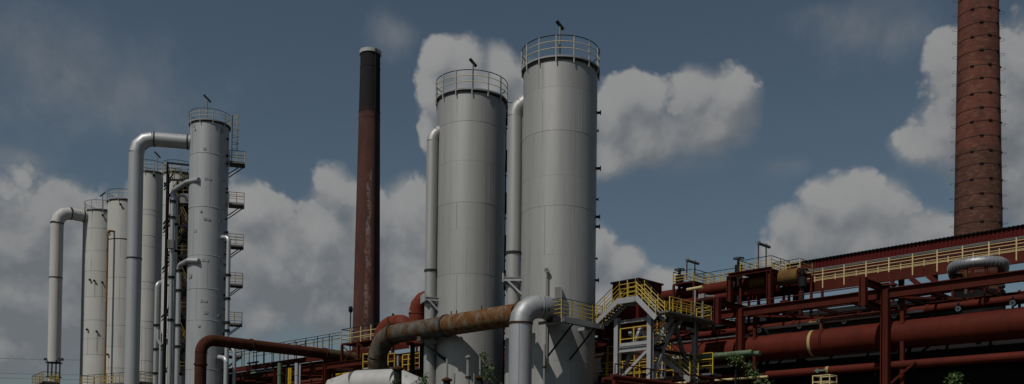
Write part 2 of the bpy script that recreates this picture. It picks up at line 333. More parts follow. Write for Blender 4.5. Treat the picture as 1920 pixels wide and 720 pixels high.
# ------------------------------------------------------------------ mesh helpers
class MB:
    def __init__(s): s.v = []; s.f = []
    def add(s, vs, fs):
        o = len(s.v); s.v += [Vector(x) for x in vs]; s.f += [[o + i for i in f] for f in fs]; return s
    def obox(s, c, ex, ey, ez):        # centre and three half-extent vectors
        c = Vector(c); vs = [c + ex * a + ey * b + ez * d for d in (-1, 1) for b in (-1, 1) for a in (-1, 1)]
        return s.add(vs, [(0, 2, 3, 1), (4, 5, 7, 6), (0, 1, 5, 4), (2, 6, 7, 3), (0, 4, 6, 2), (1, 3, 7, 5)])
    def bar(s, a, b, w, h, up=ZX):
        a = Vector(a); b = Vector(b); d = (b - a); L = d.length; d = d / L
        if abs(d.dot(up)) > 0.98: up = VX
        sd = d.cross(up).normalized(); u = sd.cross(d)
        return s.obox((a + b) / 2, d * (L / 2), sd * (w / 2), u * (h / 2))
    def ibeam(s, a, b, w, h, t=0.03, up=ZX):
        a = Vector(a); b = Vector(b); d = (b - a).normalized()
        if abs(d.dot(up)) > 0.98: up = VX
        sd = d.cross(up).normalized(); u = sd.cross(d)
        s.bar(a + u * (h / 2 - t / 2), b + u * (h / 2 - t / 2), w, t, up)
        s.bar(a - u * (h / 2 - t / 2), b - u * (h / 2 - t / 2), w, t, up)
        return s.bar(a, b, t, h - 2 * t, up)
    def tube(s, pts, r, n=12, caps=True, closed=False):
        pts = [Vector(p) for p in pts]; m_ = len(pts)
        segs = [(pts[(i + 1) % m_] - pts[i]).normalized() for i in range(m_ if closed else m_ - 1)]
        d = segs[0]; up = ZX if abs(d.z) < 0.9 else VX
        a = d.cross(up).normalized(); b = a.cross(d)
        if closed:
            nn = (segs[-1] + segs[0]).normalized()
        ring = [pts[0] + (a * cos(2 * pi * k / n) + b * sin(2 * pi * k / n)) * r for k in range(n)]
        if closed:
            ring = [q - d * ((q - pts[0]).dot(nn) / d.dot(nn)) for q in ring]
        vs = list(ring); fs = []
        cnt = m_ if closed else m_ - 1
        for i in range(cnt):
            p1 = pts[(i + 1) % m_]; dd = segs[i]
            if closed: nn = (segs[i] + segs[(i + 1) % m_]).normalized()
            else: nn = dd if i == m_ - 2 else (segs[i] + segs[i + 1]).normalized()
            ring = [q + dd * ((p1 - q).dot(nn) / dd.dot(nn)) for q in ring]
            if closed and i == cnt - 1:
                o = i * n
                # match ring to the first one by nearest start
                best = min(range(n), key=lambda k: (vs[k] - ring[0]).length)
                fs += [(o + k, o + (k + 1) % n, (best + (k + 1)) % n, (best + k) % n) for k in range(n)]
            else:
                vs += ring; o = i * n
                fs += [(o + k, o + (k + 1) % n, o + n + (k + 1) % n, o + n + k) for k in range(n)]
        if caps and not closed:
            fs.append(tuple(range(n))[::-1]); fs.append(tuple(range(len(vs) - n, len(vs))))
        return s.add(vs, fs)
    def lathe(s, c, prof, n=48, cap_top=True, cap_bot=True):
        c = Vector(c); vs = []; fs = []
        for (r, z) in prof:
            vs += [c + Vector((r * cos(2 * pi * k / n), r * sin(2 * pi * k / n), z)) for k in range(n)]
        for i in range(len(prof) - 1):
            o = i * n; fs += [(o + k, o + (k + 1) % n, o + n + (k + 1) % n, o + n + k) for k in range(n)]
        if cap_bot: fs.append(tuple(range(n))[::-1])
        if cap_top: fs.append(tuple(range(len(vs) - n, len(vs))))
        return s.add(vs, fs)
    def ring(s, c, R, r, n=48, m_=6):
        return s.tube([Vector(c) + Vector((R * cos(2 * pi * k / n), R * sin(2 * pi * k / n), 0)) for k in range(n)], r, m_, closed=True)
    def mesh(s, name, mat, smooth, off):
        me = bpy.data.meshes.new(name)
        me.from_pydata([(x - off)[:] for x in s.v], [], s.f)
        me.materials.append(mat)
        if smooth:
            me.polygons.foreach_set('use_smooth', [True] * len(me.polygons))
            me.update(); me.set_sharp_from_angle(angle=radians(smooth))
        me.update(); return me

class Thing:
    def __init__(s, name, label, cat, loc, group=None, kind=None):
        s.o = bpy.data.objects.new(name, None); COL.objects.link(s.o); s.loc = Vector(loc); s.o.location = s.loc
        s.o.empty_display_size = 0.3
        s.o['label'] = label; s.o['category'] = cat
        if group: s.o['group'] = group
    def part(s, name, mb, mat, parent=None, smooth=0, label=None, kind=None):
        me = mb.mesh(name, M[mat], smooth, s.loc)
        o = bpy.data.objects.new(name, me); COL.objects.link(o); o.parent = parent or s.o
        if label: o['label'] = label
        if kind: o['kind'] = kind
        return o
    def shared(s, name, me, loc, parent=None, rot=None):
        o = bpy.data.objects.new(name, me); COL.objects.link(o); o.parent = parent or s.o
        o.location = Vector(loc) - s.loc
        if rot is not None: o.rotation_euler = rot
        return o

def single(name, mb, mat, label, cat, group=None, smooth=0, kind=None):
    me = mb.mesh(name, M[mat], smooth, Vector((0, 0, 0)))
    o = bpy.data.objects.new(name, me); COL.objects.link(o)
    if kind: o['kind'] = kind
    if label: o['label'] = label
    if cat: o['category'] = cat
    if group: o['group'] = group
    return o

_cache = {}
def post_mesh(h, r, mat, w=None):
    k = (round(h, 3), round(r, 3), mat)
    if k not in _cache:
        _cache[k] = MB().bar((0, 0, 0), (0, 0, h), 2 * r, 2 * r).mesh('post', M[mat], 0, Vector((0, 0, 0)))
    return _cache[k]

def railing(th, pts, h=1.1, sp=1.5, top='dark', mid='yellow', post='yellow', r=0.028, mids=(0.42, 0.78), parent=None, below=0.12, closed=False, post_h=None, base=None):
    pts = [Vector(p) for p in pts]
    top_pts = [p + ZX * h for p in pts]
    hr = th.part('railing', MB().tube(top_pts, r, 6, closed=closed), top, parent, smooth=50)
    for q in mids:
        th.part('mid_rail', MB().tube([p + ZX * (h * q) for p in pts], r * 0.95, 5, closed=closed), mid, hr, smooth=50)
    pm = post_mesh((post_h or h) + below, r * 1.05, post)
    n = len(pts); last = None
    loop = list(range(n)) if closed else list(range(n - 1))
    for i in loop:
        a, b = pts[i], pts[(i + 1) % n]; L = (b - a).length
        k = max(1, int(round(L / sp)))
        for j in range(k + (0 if (closed or i < n - 2) else 1)):
            p = a.lerp(b, j / k)
            th.shared('post', pm, p - ZX * below, hr)
    return hr

def ring_rail(th, c, R, h, nposts, mid='rail_cream', r=0.03, parent=None, a0=0.1):
    n = 48
    circ = lambda rr, z: [Vector((c[0] + rr * cos(2 * pi * k / n), c[1] + rr * sin(2 * pi * k / n), z)) for k in range(n)]
    hr = th.part('railing', MB().tube(circ(R, c[2] + h), r, 6, closed=True), 'dark', parent, smooth=60)
    for q in (0.36, 0.70):
        th.part('mid_rail', MB().tube(circ(R, c[2] + h * q), r * 0.9, 5, closed=True), mid, hr, smooth=60)
    pm = post_mesh(h + 0.45, r * 1.2, 'rail_grey')
    for k in range(nposts):
        a = a0 + 2 * pi * k / nposts
        th.shared('post', pm, (c[0] + R * cos(a), c[1] + R * sin(a), c[2] - 0.45), hr)
    return hr

def fillet(pts, R, nseg):
    """corner list -> list of ('run', [a,b]) and ('elbow', [...])"""
    pts = [Vector(p) for p in pts]; out = []; cur = pts[0]
    for i in range(1, len(pts) - 1):
        d0 = (pts[i] - pts[i - 1]).normalized(); d1 = (pts[i + 1] - pts[i]).normalized()
        th = d0.angle(d1); rr = R[i - 1] if isinstance(R, (list, tuple)) else R
        L = rr * math.tan(th / 2); a = pts[i] - d0 * L
        nrm = (d1 - d0 * d0.dot(d1)).normalized(); ctr = a + nrm * rr
        arc = [ctr - nrm * rr * cos(th * k / nseg) + d0 * rr * sin(th * k / nseg) for k in range(nseg + 1)]
        if (a - cur).length > 1e-3: out.append(('run', [cur, a]))
        out.append(('elbow', arc)); cur = arc[-1]
    out.append(('run', [cur, pts[-1]])); return out

def pipe(th, pts, r, mat, R=None, nseg=6, n=24, flanges=(), fmat='seam_dark', elbow_mat=None, smooth=25, fl=1.10, ft=0.06, run_name='pipe_section', mats=None):
    R = R if R is not None else r * 2.2
    pieces = fillet(pts, R, nseg); ri = 0; objs = []
    for kind, q in pieces:
        if kind == 'run':
            mt = mats[ri] if mats else mat
            o = th.part(run_name, MB().tube(q, r, n), mt, smooth=smooth); ri += 1
            objs.append(o)
        else:
            d0 = (q[1] - q[0]).normalized(); d1 = (q[-1] - q[-2]).normalized()
            o = th.part('elbow', MB().tube(q, r * 1.004, n), elbow_mat or mat, smooth=smooth)
    for (p, d) in flanges:
        p = Vector(p); d = Vector(d).normalized()
        th.part('flange', MB().tube([p - d * ft, p + d * ft], r * fl, n), fmat, smooth=40)
    return pieces

def cylhit(px, py, c, R):              # where the line of sight meets the front of a cylinder
    d = raydir(px, py); o = CAM
    dx, dy = d.x, d.y; ox, oy = o.x - c[0], o.y - c[1]
    A = dx * dx + dy * dy; B = ox * dx + oy * dy; Cc = ox * ox + oy * oy - R * R
    disc = B * B - A * Cc
    t = (-B - sqrt(max(disc, 0))) / A
    return o + d * t

def lamp(label, base, h, head_dir, tilt=0.95, hl=0.5, group='floodlight masts on the tank tops', r=0.06, double=False):
    base = Vector(base); th = Thing('floodlight_mast', label, 'lamp', base, group)
    th.part('pole', MB().tube([base, base + ZX * h], r, 10), 'lampw', smooth=40)
    hd = Vector(head_dir).normalized(); c = base + ZX * h
    th.part('lamp_head', MB().bar(c - hd * hl * .5 + ZX * tilt * hl * .5, c + hd * hl * .5 - ZX * tilt * hl * .5, 0.17, 0.15), 'dark')
    th.part('base_plate', MB().obox(base + ZX * 0.02, Vector((.16, 0, 0)), Vector((0, .16, 0)), ZX * 0.02), 'lampw')
    return th

# ------------------------------------------------------------------ ground
gm = MB(); gm.add([(-3000, -600, 0), (3000, -600, 0), (3000, 5000, 0), (-3000, 5000, 0)], [(0, 1, 2, 3)])
go_ = single('ground', gm, 'ground', None, None, kind='structure')

# ------------------------------------------------------------------ upright vessels
def vessel(name, label, cat, c, R, ztop, seams, mat, group=None, rail_h=1.15, nposts=14, rail_r=0.03, seam_r=0.009, band=0.17, joints=True, seed=1, seam_mat='silo_seam'):
    rnd = random.Random(seed)
    th = Thing(name, label, cat, (c[0], c[1], 0), group)
    zs = [0.0] + sorted(seams) + [ztop - band]
    for i in range(len(zs) - 1):
        rr = R + (0.006 if i % 2 else 0.0)
        co = th.part('shell_course', MB().lathe((c[0], c[1], 0), [(rr, zs[i]), (rr, zs[i + 1])], 64), mat, smooth=30)
        if i > 0:
            th.part('weld_seam', MB().ring((c[0], c[1], zs[i]), R + 0.004, seam_r, 64, 5), seam_mat, co, smooth=60)
        if joints and zs[i + 1] > 6:
            for k in range(1):
                a = rnd.uniform(-0.6 * pi, -0.4 * pi) + (0.35 if i % 2 else -0.5)
                d = Vector((cos(a), sin(a), 0)); p = Vector((c[0], c[1], 0)) + d * (R + 0.008)
                th.part('plate_joint', MB().bar(p + ZX * (zs[i] + .03), p + ZX * (zs[i + 1] - .03), 0.022, 0.012), mat, co)
    th.part('rim_band', MB().lathe((c[0], c[1], 0), [(R + .05, ztop - band), (R + .09, ztop - band), (R + .09, ztop - .05), (R + .05, ztop - .05)], 64, True, True), 'silo_dark', smooth=30)
    th.part('roof', MB().lathe((c[0], c[1], 0), [(R + .16, ztop - .05), (R + .16, ztop + .06), (R * .5, ztop + R * .10), (0.05, ztop + R * .16)], 64), 'seam', smooth=30)
    ring_rail(th, (c[0], c[1], ztop + .06), R + 0.13, rail_h, nposts, r=rail_r, a0=rnd.uniform(0, .3))
    return th

def nozzle(th, p, d, r=0.16, L=0.35, mat='dark'):
    p = Vector(p); d = Vector(d).normalized()
    o = th.part('nozzle', MB().tube([p - d * .1, p + d * L], r * .55, 10), mat, smooth=40)
    th.part('flange', MB().tube([p + d * (L - .06), p + d * L], r, 12), mat, o, smooth=40)
    return o

def hatch(th, c, R, px, py, w_, h_, mat='seam', proud=0.03):
    p = cylhit(px, py, c, R); d = (p - Vector((c[0], c[1], p.z))).normalized(); t = d.cross(ZX)
    o = th.part('hatch_cover', MB().obox(p, t * w_ / 2, d * proud, ZX * h_ / 2), mat)
    return o

# --- the two big silos
SILO2 = at(1049, 300, 62.0); SILO1 = at(883, 300, 67.2)
c2 = (SILO2.x, SILO2.y); c1 = (SILO1.x, SILO1.y); RS = 2.48
def zcyl(px, py, c, R): return cylhit(px, py, c, R).z
z2 = zcyl(1050, 104, c2, RS + .15); z1 = zcyl(885, 166, c1, RS + .15)
silo2 = vessel('storage_silo', 'taller looking of the two wide pale grey silos, right one, with lamp and railing', 'silo', c2, RS, z2,
               [zcyl(1049, y, c2, RS) for y in (161, 243, 327, 384, 476, 570, 650, 676)], 'silo', 'wide grey silos', rail_h=1.28, nposts=14, rail_r=.030, seed=3)
silo1 = vessel('storage_silo', 'left one of the two wide pale grey silos, rusty pipe crossing its foot', 'silo', c1, RS, z1,
               [zcyl(883, y, c1, RS) for y in (226, 300, 378, 429, 512, 600, 680)], 'silo', 'wide grey silos', rail_h=1.28, nposts=14, rail_r=.030, seed=5)
lamp('angled lamp on grey pole above the right wide silo', Vector((cylhit(1050, 103, c2, RS + .1).x, cylhit(1050, 103, c2, RS + .1).y + .35, z2)), 2.15, (1, .4, 0))
lamp('angled lamp on grey pole above the left wide silo', Vector((cylhit(886, 166, c1, RS + .1).x, cylhit(886, 166, c1, RS + .1).y + .35, z1)), 2.0, (1, .4, 0))
for (y, k) in ((197, 1), (232, .5), (305, 1.1), (399, 1.0), (418, 1.0), (480, .5), (522, .9), (592, 1.0), (365, .6)):
    z = zcyl(1049, y, c2, RS) + 0.0
    nozzle(silo2, (c2[0] + RS * .985, c2[1] - RS * .15, z + .35), (1, -.12, 0), 0.13 * k + .03, 0.28 * k)
# nozzle with a drain pipe, junction box on the right silo's face
p = cylhit(1027, 508, c2, RS); d = (p - Vector((c2[0], c2[1], p.z))).normalized()
nozzle(silo2, p, d, .17, .3, 'lampw')
silo2.part('drain_pipe', MB().tube([p + d * .22 - ZX * .02, p + d * .22 - ZX * 6.5], .055, 8), 'lampw', smooth=40)
p = cylhit(1047, 553, c2, RS); d = (p - Vector((c2[0], c2[1], p.z))).normalized()
silo2.part('junction_box', MB().obox(p + d * .25, d.cross(ZX) * .23, d * .26, ZX * .40), 'lampw')
# landings and ladder between the silos, behind the left one
lb = Vector((c1[0] + RS * .93, c1[1] + RS * .80, 0))
lad = MB(); lad.bar(lb + Vector((-.2, .1, 0)), lb + Vector((-.2, .1, z1 + 1)), .06, .06); lad.bar(lb + Vector((.2, .1, 0)), lb + Vector((.2, .1, z1 + 1)), .06, .06)
ld = silo1.part('ladder', lad, 'dark')
rg = MB()
for k in range(int((z1 + .8) / .3)): rg.bar(lb + Vector((-.2, .1, .3 * k + .2)), lb + Vector((.2, .1, .3 * k + .2)), .03, .03)
silo1.part('ladder_rungs', rg, 'dark', ld, kind='stuff')
for k, y in enumerate((205, 300, 385, 470, 540)):
    z = zcyl(883, y, c1, RS) + 1.0
    dk = silo1.part('landing', MB().obox(lb + Vector((.15, .3, z)), Vector((.75, 0, 0)), Vector((0, .7, 0)), ZX * .06), 'dark')
    silo1.part('brace', MB().bar(lb + Vector((.8, .3, z)), lb + Vector((-.3, .1, z - 1.2)), .08, .08), 'dark', dk)
    e = [lb + Vector((-.3, -.35, z + .06)), lb + Vector((.86, -.35, z + .06)), lb + Vector((.86, .95, z + .06))]
    railing(silo1, e, 1.1, .7, r=.025, top='dark', mid='cream' if k == 0 else 'dark', post='dark', parent=None, below=.1)

# downcomer pipes on the silos' left
def downcomer(px, Y, c, ztop_px, R, label, fl_py, br_py):
    a = at(px, 420, Y); ax = Vector((a.x, a.y, 0))
    zt = at(px, ztop_px, Y).z
    tgt = Vector((c[0], c[1], 0)) - ax; tgt.normalize()
    th = Thing('downcomer_pipe', label, 'pipe', ax, 'white downcomers beside the silos')
    pts = [ax, ax + ZX * zt, ax + ZX * zt + tgt * (1.25 + R) + ZX * 1.2]
    pipe(th, pts, R, 'silo', R=R * 2.0, nseg=3, n=28, flanges=[(ax + ZX * at(px, fl_py, Y).z, ZX)], smooth=18, fl=1.13, ft=.07)
    zb = at(px, br_py, Y).z
    side = tgt.cross(ZX)
    e = ax + tgt * 1.4
    for s_ in (-1, 1):
        b0 = ax - tgt * (R + .15) + side * s_ * (R + .12); b1 = e + side * s_ * (R + .12)
        th.part('bracket_beam', MB().ibeam(b0 + ZX * zb, b1 + ZX * zb, .14, .26, .03), 'steel')
        th.part('bracket_strut', MB().bar(ax + side * s_ * (R + .12) - tgt * R * .6 + ZX * (zb - .1), e + side * s_ * (R + .12) + ZX * (zb - 1.75), .16, .12), 'steel')
    th.part('clamp_plate', MB().obox(ax - tgt * (R + .12) + ZX * (zb + .1), tgt * .05, side * (R + .2), ZX * .3), 'steel')
    th.part('pipe_collar', MB().lathe(ax + ZX * (zb - .3), [(R * 1.06, 0), (R * 1.06, .12)], 28), 'seam', smooth=40)
    return th
downcomer(963.5, 62.3, c2, 205, .50, 'pale downcomer pipe squeezed between the two wide silos', 475, 527)
downcomer(809, 66.3, c1, 255, .42, 'slim pale downcomer pipe on left flank of the left wide silo', 508, 563)

# --- tall column with the overhead pipe, left group
YE = 96.5; e0 = at(390.5, 400, YE); cE = (e0.x, e0.y); RE = 1.95
zE = zcyl(393, 224, cE, RE + .1)
colE = vessel('process_column', 'tall bluish grey metal column with side platforms and overhead pipe', 'column', cE, RE, zE,
              [zcyl(390, y, cE, RE) for y in (286, 387, 478, 541, 600, 692)], 'alu', rail_h=1.08, nposts=10, rail_r=.026, seam_r=.028, seed=11)
for (px, py, w_, h_) in ((384, 279, .28, .28), (390, 335, .62, .26), (388, 411, .62, .26), (366, 433, .28, .3), (385, 488, .62, .26), (382, 564, .62, .26), (386, 586, .36, .3), (420, 340, .25, .3), (413, 415, .2, .3), (364, 236, .22, .3), (414, 490, .2, .3), (386, 660, .3, .3)):
    hatch(colE, cE, RE, px, py, w_, h_)
for (px, py, r_) in ((415, 244, .24), (377, 396, .13), (373, 611, .14), (366, 243, .1), (411, 593, .2), (357, 517, .3)):
    p = cylhit(px, py, cE, RE); d = (p - Vector((cE[0], cE[1], p.z))).normalized()
    colE.part('manhole', MB().tube([p - d * .05, p + d * .07], r_, 16), 'seam', smooth=40)
for y in (250, 282, 297, 345, 352, 403, 428, 447, 470, 490, 517, 548, 556, 575, 600, 622, 640, 660, 690):
    z = zcyl(390, y, cE, RE)
    nozzle(colE, (cE[0] + RE * .985, cE[1] - RE * .17, z), (1, -.15, 0), random.uniform(.1, .2), random.uniform(.12, .3))
pd = Vector((.96, .28, 0)).normalized(); ps = pd.cross(ZX)
for k, y in enumerate((304, 382, 460, 533, 607, 668)):
    z = at(440, y, YE).z; b = Vector((cE[0], cE[1], z)) + pd * (RE + .02)
    dk = colE.part('side_platform', MB().obox(b + pd * .82 + ZX * .0, pd * .8, ps * .75, ZX * .09), 'grate')
    for s_ in (-.6, .6):
        colE.part('brace', MB().bar(b + pd * 1.4 + ps * s_ - ZX * .1, b + ps * s_ - ZX * 1.25, .09, .09), 'dark', dk)
    q = [b + ps * .72 + pd * .05, b + ps * .72 + pd * 1.58, b - ps * .72 + pd * 1.58, b - ps * .72 + pd * .05]
    railing(colE, [x + ZX * .09 for x in q], 1.12, .75, r=.028, mid='yellow', post='cream')
# caged ladder at the top
lb = Vector((cE[0], cE[1], 0)) + pd * (RE + .28); zl0, zl1 = at(440, 300, YE).z, at(440, 212, YE).z
lm = MB()
for s_ in (-.22, .22): lm.bar(lb + ps * s_ + ZX * zl0, lb + ps * s_ + ZX * zl1, .05, .05)
ld = colE.part('ladder', lm, 'dark')
rg = MB()
for k in range(int((zl1 - zl0) / .3)): rg.bar(lb - ps * .22 + ZX * (zl0 + .3 * k + .1), lb + ps * .22 + ZX * (zl0 + .3 * k + .1), .03, .03)
colE.part('ladder_rungs', rg, 'dark', ld, kind='stuff')
cg = MB()
for s_ in (-.35, -.15, .15, .35): cg.bar(lb + ps * s_ + pd * (.65 - abs(s_) * .5) + ZX * (zl0 + 1.2), lb + ps * s_ + pd * (.65 - abs(s_) * .5) + ZX * zl1, .045, .02)
cage = colE.part('ladder_cage', cg, 'yellow')
for k in range(6):
    z = zl0 + 1.3 + k * (zl1 - zl0 - 1.35) / 5
    colE.part('cage_hoop', MB().tube([lb + ps * .36 * cos(a) + pd * (.05 + .62 * sin(a)) + ZX * z for a in [pi * j / 8 for j in range(9)]], .03, 5), 'cream', cage)
lamp('angled lamp on pole on top of the tall bluish column', Vector((cE[0], cE[1] - RE * .5, zE + .1)), 2.45, (1, .4, 0), hl=.7)

# overhead pipe of the tall column: out towards the viewer's left, then down
WX = Vector((cos(radians(12)), sin(radians(12)), 0))
st = Vector((cE[0], cE[1], 0)) - WX * (RE - .1); zp = at(318, 250, 93.6).z
kk = min((k * .05 for k in range(80, 160)), key=lambda k: abs(PX0 + F_PX * ((st - WX * k + ZX * 24 - CAM).dot(cR) / (st - WX * k + ZX * 24 - CAM).dot(cF)) - 252))
cr = st - WX * kk
th = Thing('overhead_pipe', 'thick grey overhead pipe bending from tall column down to the ground', 'pipe', (cr.x, cr.y, 0))
zf = at(250, 485, cr.y).z
pipe(th, [Vector((cr.x, cr.y, 0)), Vector((cr.x, cr.y, zp)), st + ZX * zp], 0.72, 'alu', R=1.6, nseg=3, n=36, smooth=18, fl=1.07,
     flanges=[(Vector((cr.x, cr.y, zf)), ZX), (st - WX * (kk - 1.75) + ZX * zp, WX), (st - WX * .3 + ZX * zp, WX)])

# --- the four slimmer tanks behind
def slim(px, py, Y, R, seams, label, seed, lampdx=None, mat='tank'):
    a = at(px, 500, Y); c = (a.x, a.y); zt = zcyl(px, py, c, R + .1)
    th = vessel('slim_tank', label, 'tank', c, R, zt, [zcyl(px, y, c, R) for y in seams], mat, 'row of slim tanks on the left', rail_h=1.2, nposts=10, rail_r=.03, seam_r=.022, seed=seed, joints=False)
    return th, c, zt
tA, cA, zA = slim(193, 392, 132, 2.45, (428, 470, 508, 556, 600, 635, 665), 'leftmost slim cream tank of the row, fed by the outer bent pipe', 21)
tB, cB, zB = slim(235, 372, 126, 2.35, (448, 520, 560, 610, 650, 690), 'slim cream tank half hidden by the thick overhead pipe, second from left', 22)
tC, cC, zC = slim(279, 319, 115, 1.62, (392, 402, 441, 461, 528, 541, 602, 615, 676), 'slim cream tank right of the thick overhead pipe, with lamp on top', 23)
tD, cD, zD = slim(331, 320, 110, 1.66, (382, 440, 520, 590, 640), 'slim tank mostly hidden behind the dark stair tower', 24)
tB.part('bolted_ring', MB().ring((cB[0], cB[1], zcyl(225, 447, cB, 2.35)), 2.37, .05, 48, 6), 'seam_dark', smooth=60)
lamp('angled lamp on pole above the leftmost slim tank', Vector((at(199, 500, 132).x, cA[1] - 1.6, zA)), 2.3, (-1, -.4, 0), hl=.7)
lamp('angled lamp on pole above slim tank right of overhead pipe', Vector((at(290, 500, 114).x, cC[1] - .8, zC)), 2.2, (1, .4, 0), hl=.7)
for t_, c_, R_, pts_ in ((tA, cA, 2.45, ((193, 404), (192, 530), (178, 527), (170, 525), (182, 622), (165, 618))), (tB, cB, 2.35, ((227, 384), (206, 436), (204, 665))), (tC, cC, 1.62, ((288, 330),)), (tD, cD, 1.66, ((312, 345),))):
    for (px, py) in pts_:
        p = cylhit(px, py, c_, R_); d = (p - Vector((c_[0], c_[1], p.z))).normalized()
        nozzle(t_, p, d, .17, .25)
for (px, py, L_) in ((192, 532, 3.0), (178, 529, 2.2), (182, 624, 2.6), (183.5, 624, 3.0), (165, 620, 3.4), (204, 667, 2.0)):
    t_, c_, R_ = (tA, cA, 2.452) if px < 200 else (tB, cB, 2.352)
    p = cylhit(px, py, c_, R_); d = (p - Vector((c_[0], c_[1], p.z))).normalized()
    t_.part('rust_streak', MB().bar(p + d * .006, p + d * .006 - ZX * L_, .07, .006, up=d), 'streak')
# dark flue behind the leftmost tank
a = at(158.5, 560, 133)
pl = Thing('standpipe', 'dark slate standpipe hugging the leftmost slim tank', 'pipe', (a.x, a.y, 0))
pipe(pl, [Vector((a.x, a.y, 0)), Vector((a.x, a.y, at(158.5, 415, 133).z)), Vector((a.x + 1.0, a.y - 1.2, at(158.5, 412, 133).z))], .42, 'silo_dark', R=.6, nseg=3)
a = at(199.5, 560, 123)
pl = Thing('standpipe', 'thin orange rusty standpipe between the two leftmost slim tanks', 'pipe', (a.x, a.y, 0))
pipe(pl, [Vector((a.x, a.y, 0)), Vector((a.x, a.y, at(199.5, 436, 124).z)), Vector((a.x + .7, a.y + 1, at(199.5, 434, 124).z))], .13, 'orange', R=.3, nseg=4, n=10)
# outer bent pipe feeding the leftmost tank
a = at(104, 560, 128); zt = at(150, 404, 130).z; b = Vector((cA[0], cA[1], 0)); dv = (b - Vector((a.x, a.y, 0))); dv.normalize()
th = Thing('overhead_pipe', 'outermost bent grey pipe with rusty joints at the far left', 'pipe', (a.x, a.y, 0))
zb = at(100, 680, 128).z
ax = Vector((a.x, a.y, 0))
pipe(th, [ax + ZX * (zb), ax + ZX * zt, b + ZX * (zt) - dv * 2.2], .83, 'tank', R=1.7, nseg=3, n=32, smooth=20, fl=1.06,
     flanges=[(ax + ZX * at(102, 521, 128).z, ZX), (ax + ZX * (zt - 1.7), ZX), (ax + dv * 1.75 + ZX * zt, dv), (b - dv * 2.75 + ZX * zt, dv)])
zc = at(100, 708, 128).z
for k in range(4):
    q = ax + Vector((cos(pi / 4 + k * pi / 2), sin(pi / 4 + k * pi / 2), 0)) * .78
    th.part('support_stub', MB().bar(q + ZX * (zc - .1), q + ZX * (zb + .3), .14, .14), 'dark')
th.part('support_plate', MB().lathe(ax + ZX * (zb - .06), [(1.05, 0), (1.05, .1)], 24), 'dark', smooth=40)
th.part('support_plate', MB().lathe(ax + ZX * (zc), [(1.0, 0), (1.0, .1)], 24), 'dark', smooth=40)
th.part('pipe_section', MB().lathe(ax, [(.83, 0), (.83, zc)], 32), 'tank', smooth=30)
for k in range(2):
    s_ = 1 if k else -1
    th.part('lug', MB().obox(ax + Vector((s_ * 1.0, -.1, zb + .45)), Vector((.28, 0, 0)), Vector((0, .2, 0)), ZX * .16), 'seam_dark')

# --- dark stair tower in the gap left of the tall column
ts0, tv0 = S(at(341, 500, 101.5)), V(at(341, 500, 101.5))
T0 = Vector((at(341, 500, 102).x, at(341, 500, 102).y, 0)); ztw = at(341, 332, 102).z
tw = Thing('stair_tower', 'dark steel stair tower with yellow rails beside the tall column', 'stair tower', T0)
hx, hy = Vector((1.15, 0, 0)), Vector((0, 1.4, 0))
for sx in (-1, 1):
    for sy in (-1, 1):
        q = T0 + hx * sx + hy * sy
        tw.part('post', MB().ibeam(q, q + ZX * ztw, .2, .2, .03), 'dark')
lv = [at(341, y, 102).z for y in (700, 645, 590, 540, 485, 430, 375, 345)]
for i, z in enumerate(lv):
    for sy in (-1, 1):
        tw.part('crossbeam', MB().bar(T0 - hx * 1.05 + hy * sy + ZX * z, T0 + hx * 1.05 + hy * sy + ZX * z, .12, .2), 'dark')
    dk = tw.part('landing', MB().obox(T0 + hx * (.62 if i % 2 else -.62) + ZX * (z + .15), hx * .36, hy * .95, ZX * .04), 'dark')
    e = T0 + hx * (.95 if i % 2 else -.95) - hy * .95 + ZX * (z + .2)
    railing(tw, [T0 - hx * (.95 if i % 2 else .1) - hy * .98 + ZX * (z + .2), T0 + hx * (.1 if i % 2 else .95) - hy * .98 + ZX * (z + .2)], 1.1, .8, mid='yellow_shaded', post='yellow_shaded', r=.03)
    if i < len(lv) - 1:
        z_b = lv[i + 1]; sg = -1 if i % 2 else 1
        a_, b_ = T0 - hx * sg * .7 - hy * .35 + ZX * (z + .2), T0 + hx * sg * .7 - hy * .35 + ZX * (z_b + .2)
        for o in (-.35, .35):
            tw.part('stringer', MB().bar(a_ + Vector((0, o, 0)), b_ + Vector((0, o, 0)), .06, .2), 'dark')
        hr = tw.part('stair_rail', MB().bar(a_ + Vector((0, -.4, 1)), b_ + Vector((0, -.4, 1)), .06, .06), 'yellow_shaded')
        tw.part('stair_rail', MB().bar(a_ + Vector((0, -.4, .5)), b_ + Vector((0, -.4, .5)), .05, .05), 'yellow_shaded')
        for k in range(4):
            q = a_.lerp(b_, (k + .5) / 4); tw.part('stair_post', MB().bar(q + Vector((0, -.4, 0)), q + Vector((0, -.4, 1.0)), .05, .05), 'yellow_shaded', hr)
        tr = MB()
        for k in range(12):
            q = a_.lerp(b_, (k + .5) / 12); tr.obox(q, hx * .1, Vector((0, .34, 0)), ZX * .02)
        tw.part('treads', tr, 'dark', kind='stuff')
        # brace and rear cladding
        tw.part('brace', MB().bar(T0 - hx * sg - hy * 1.08 + ZX * z, T0 + hx * sg - hy * 1.08 + ZX * z_b, .1, .1), 'dark')
        tw.part('back_panel', MB().obox(T0 + hy * 1.2 + ZX * ((z + z_b) / 2), hx * 1.12, Vector((0, .03, 0)), ZX * ((z_b - z) / 2 - .02)), 'black')
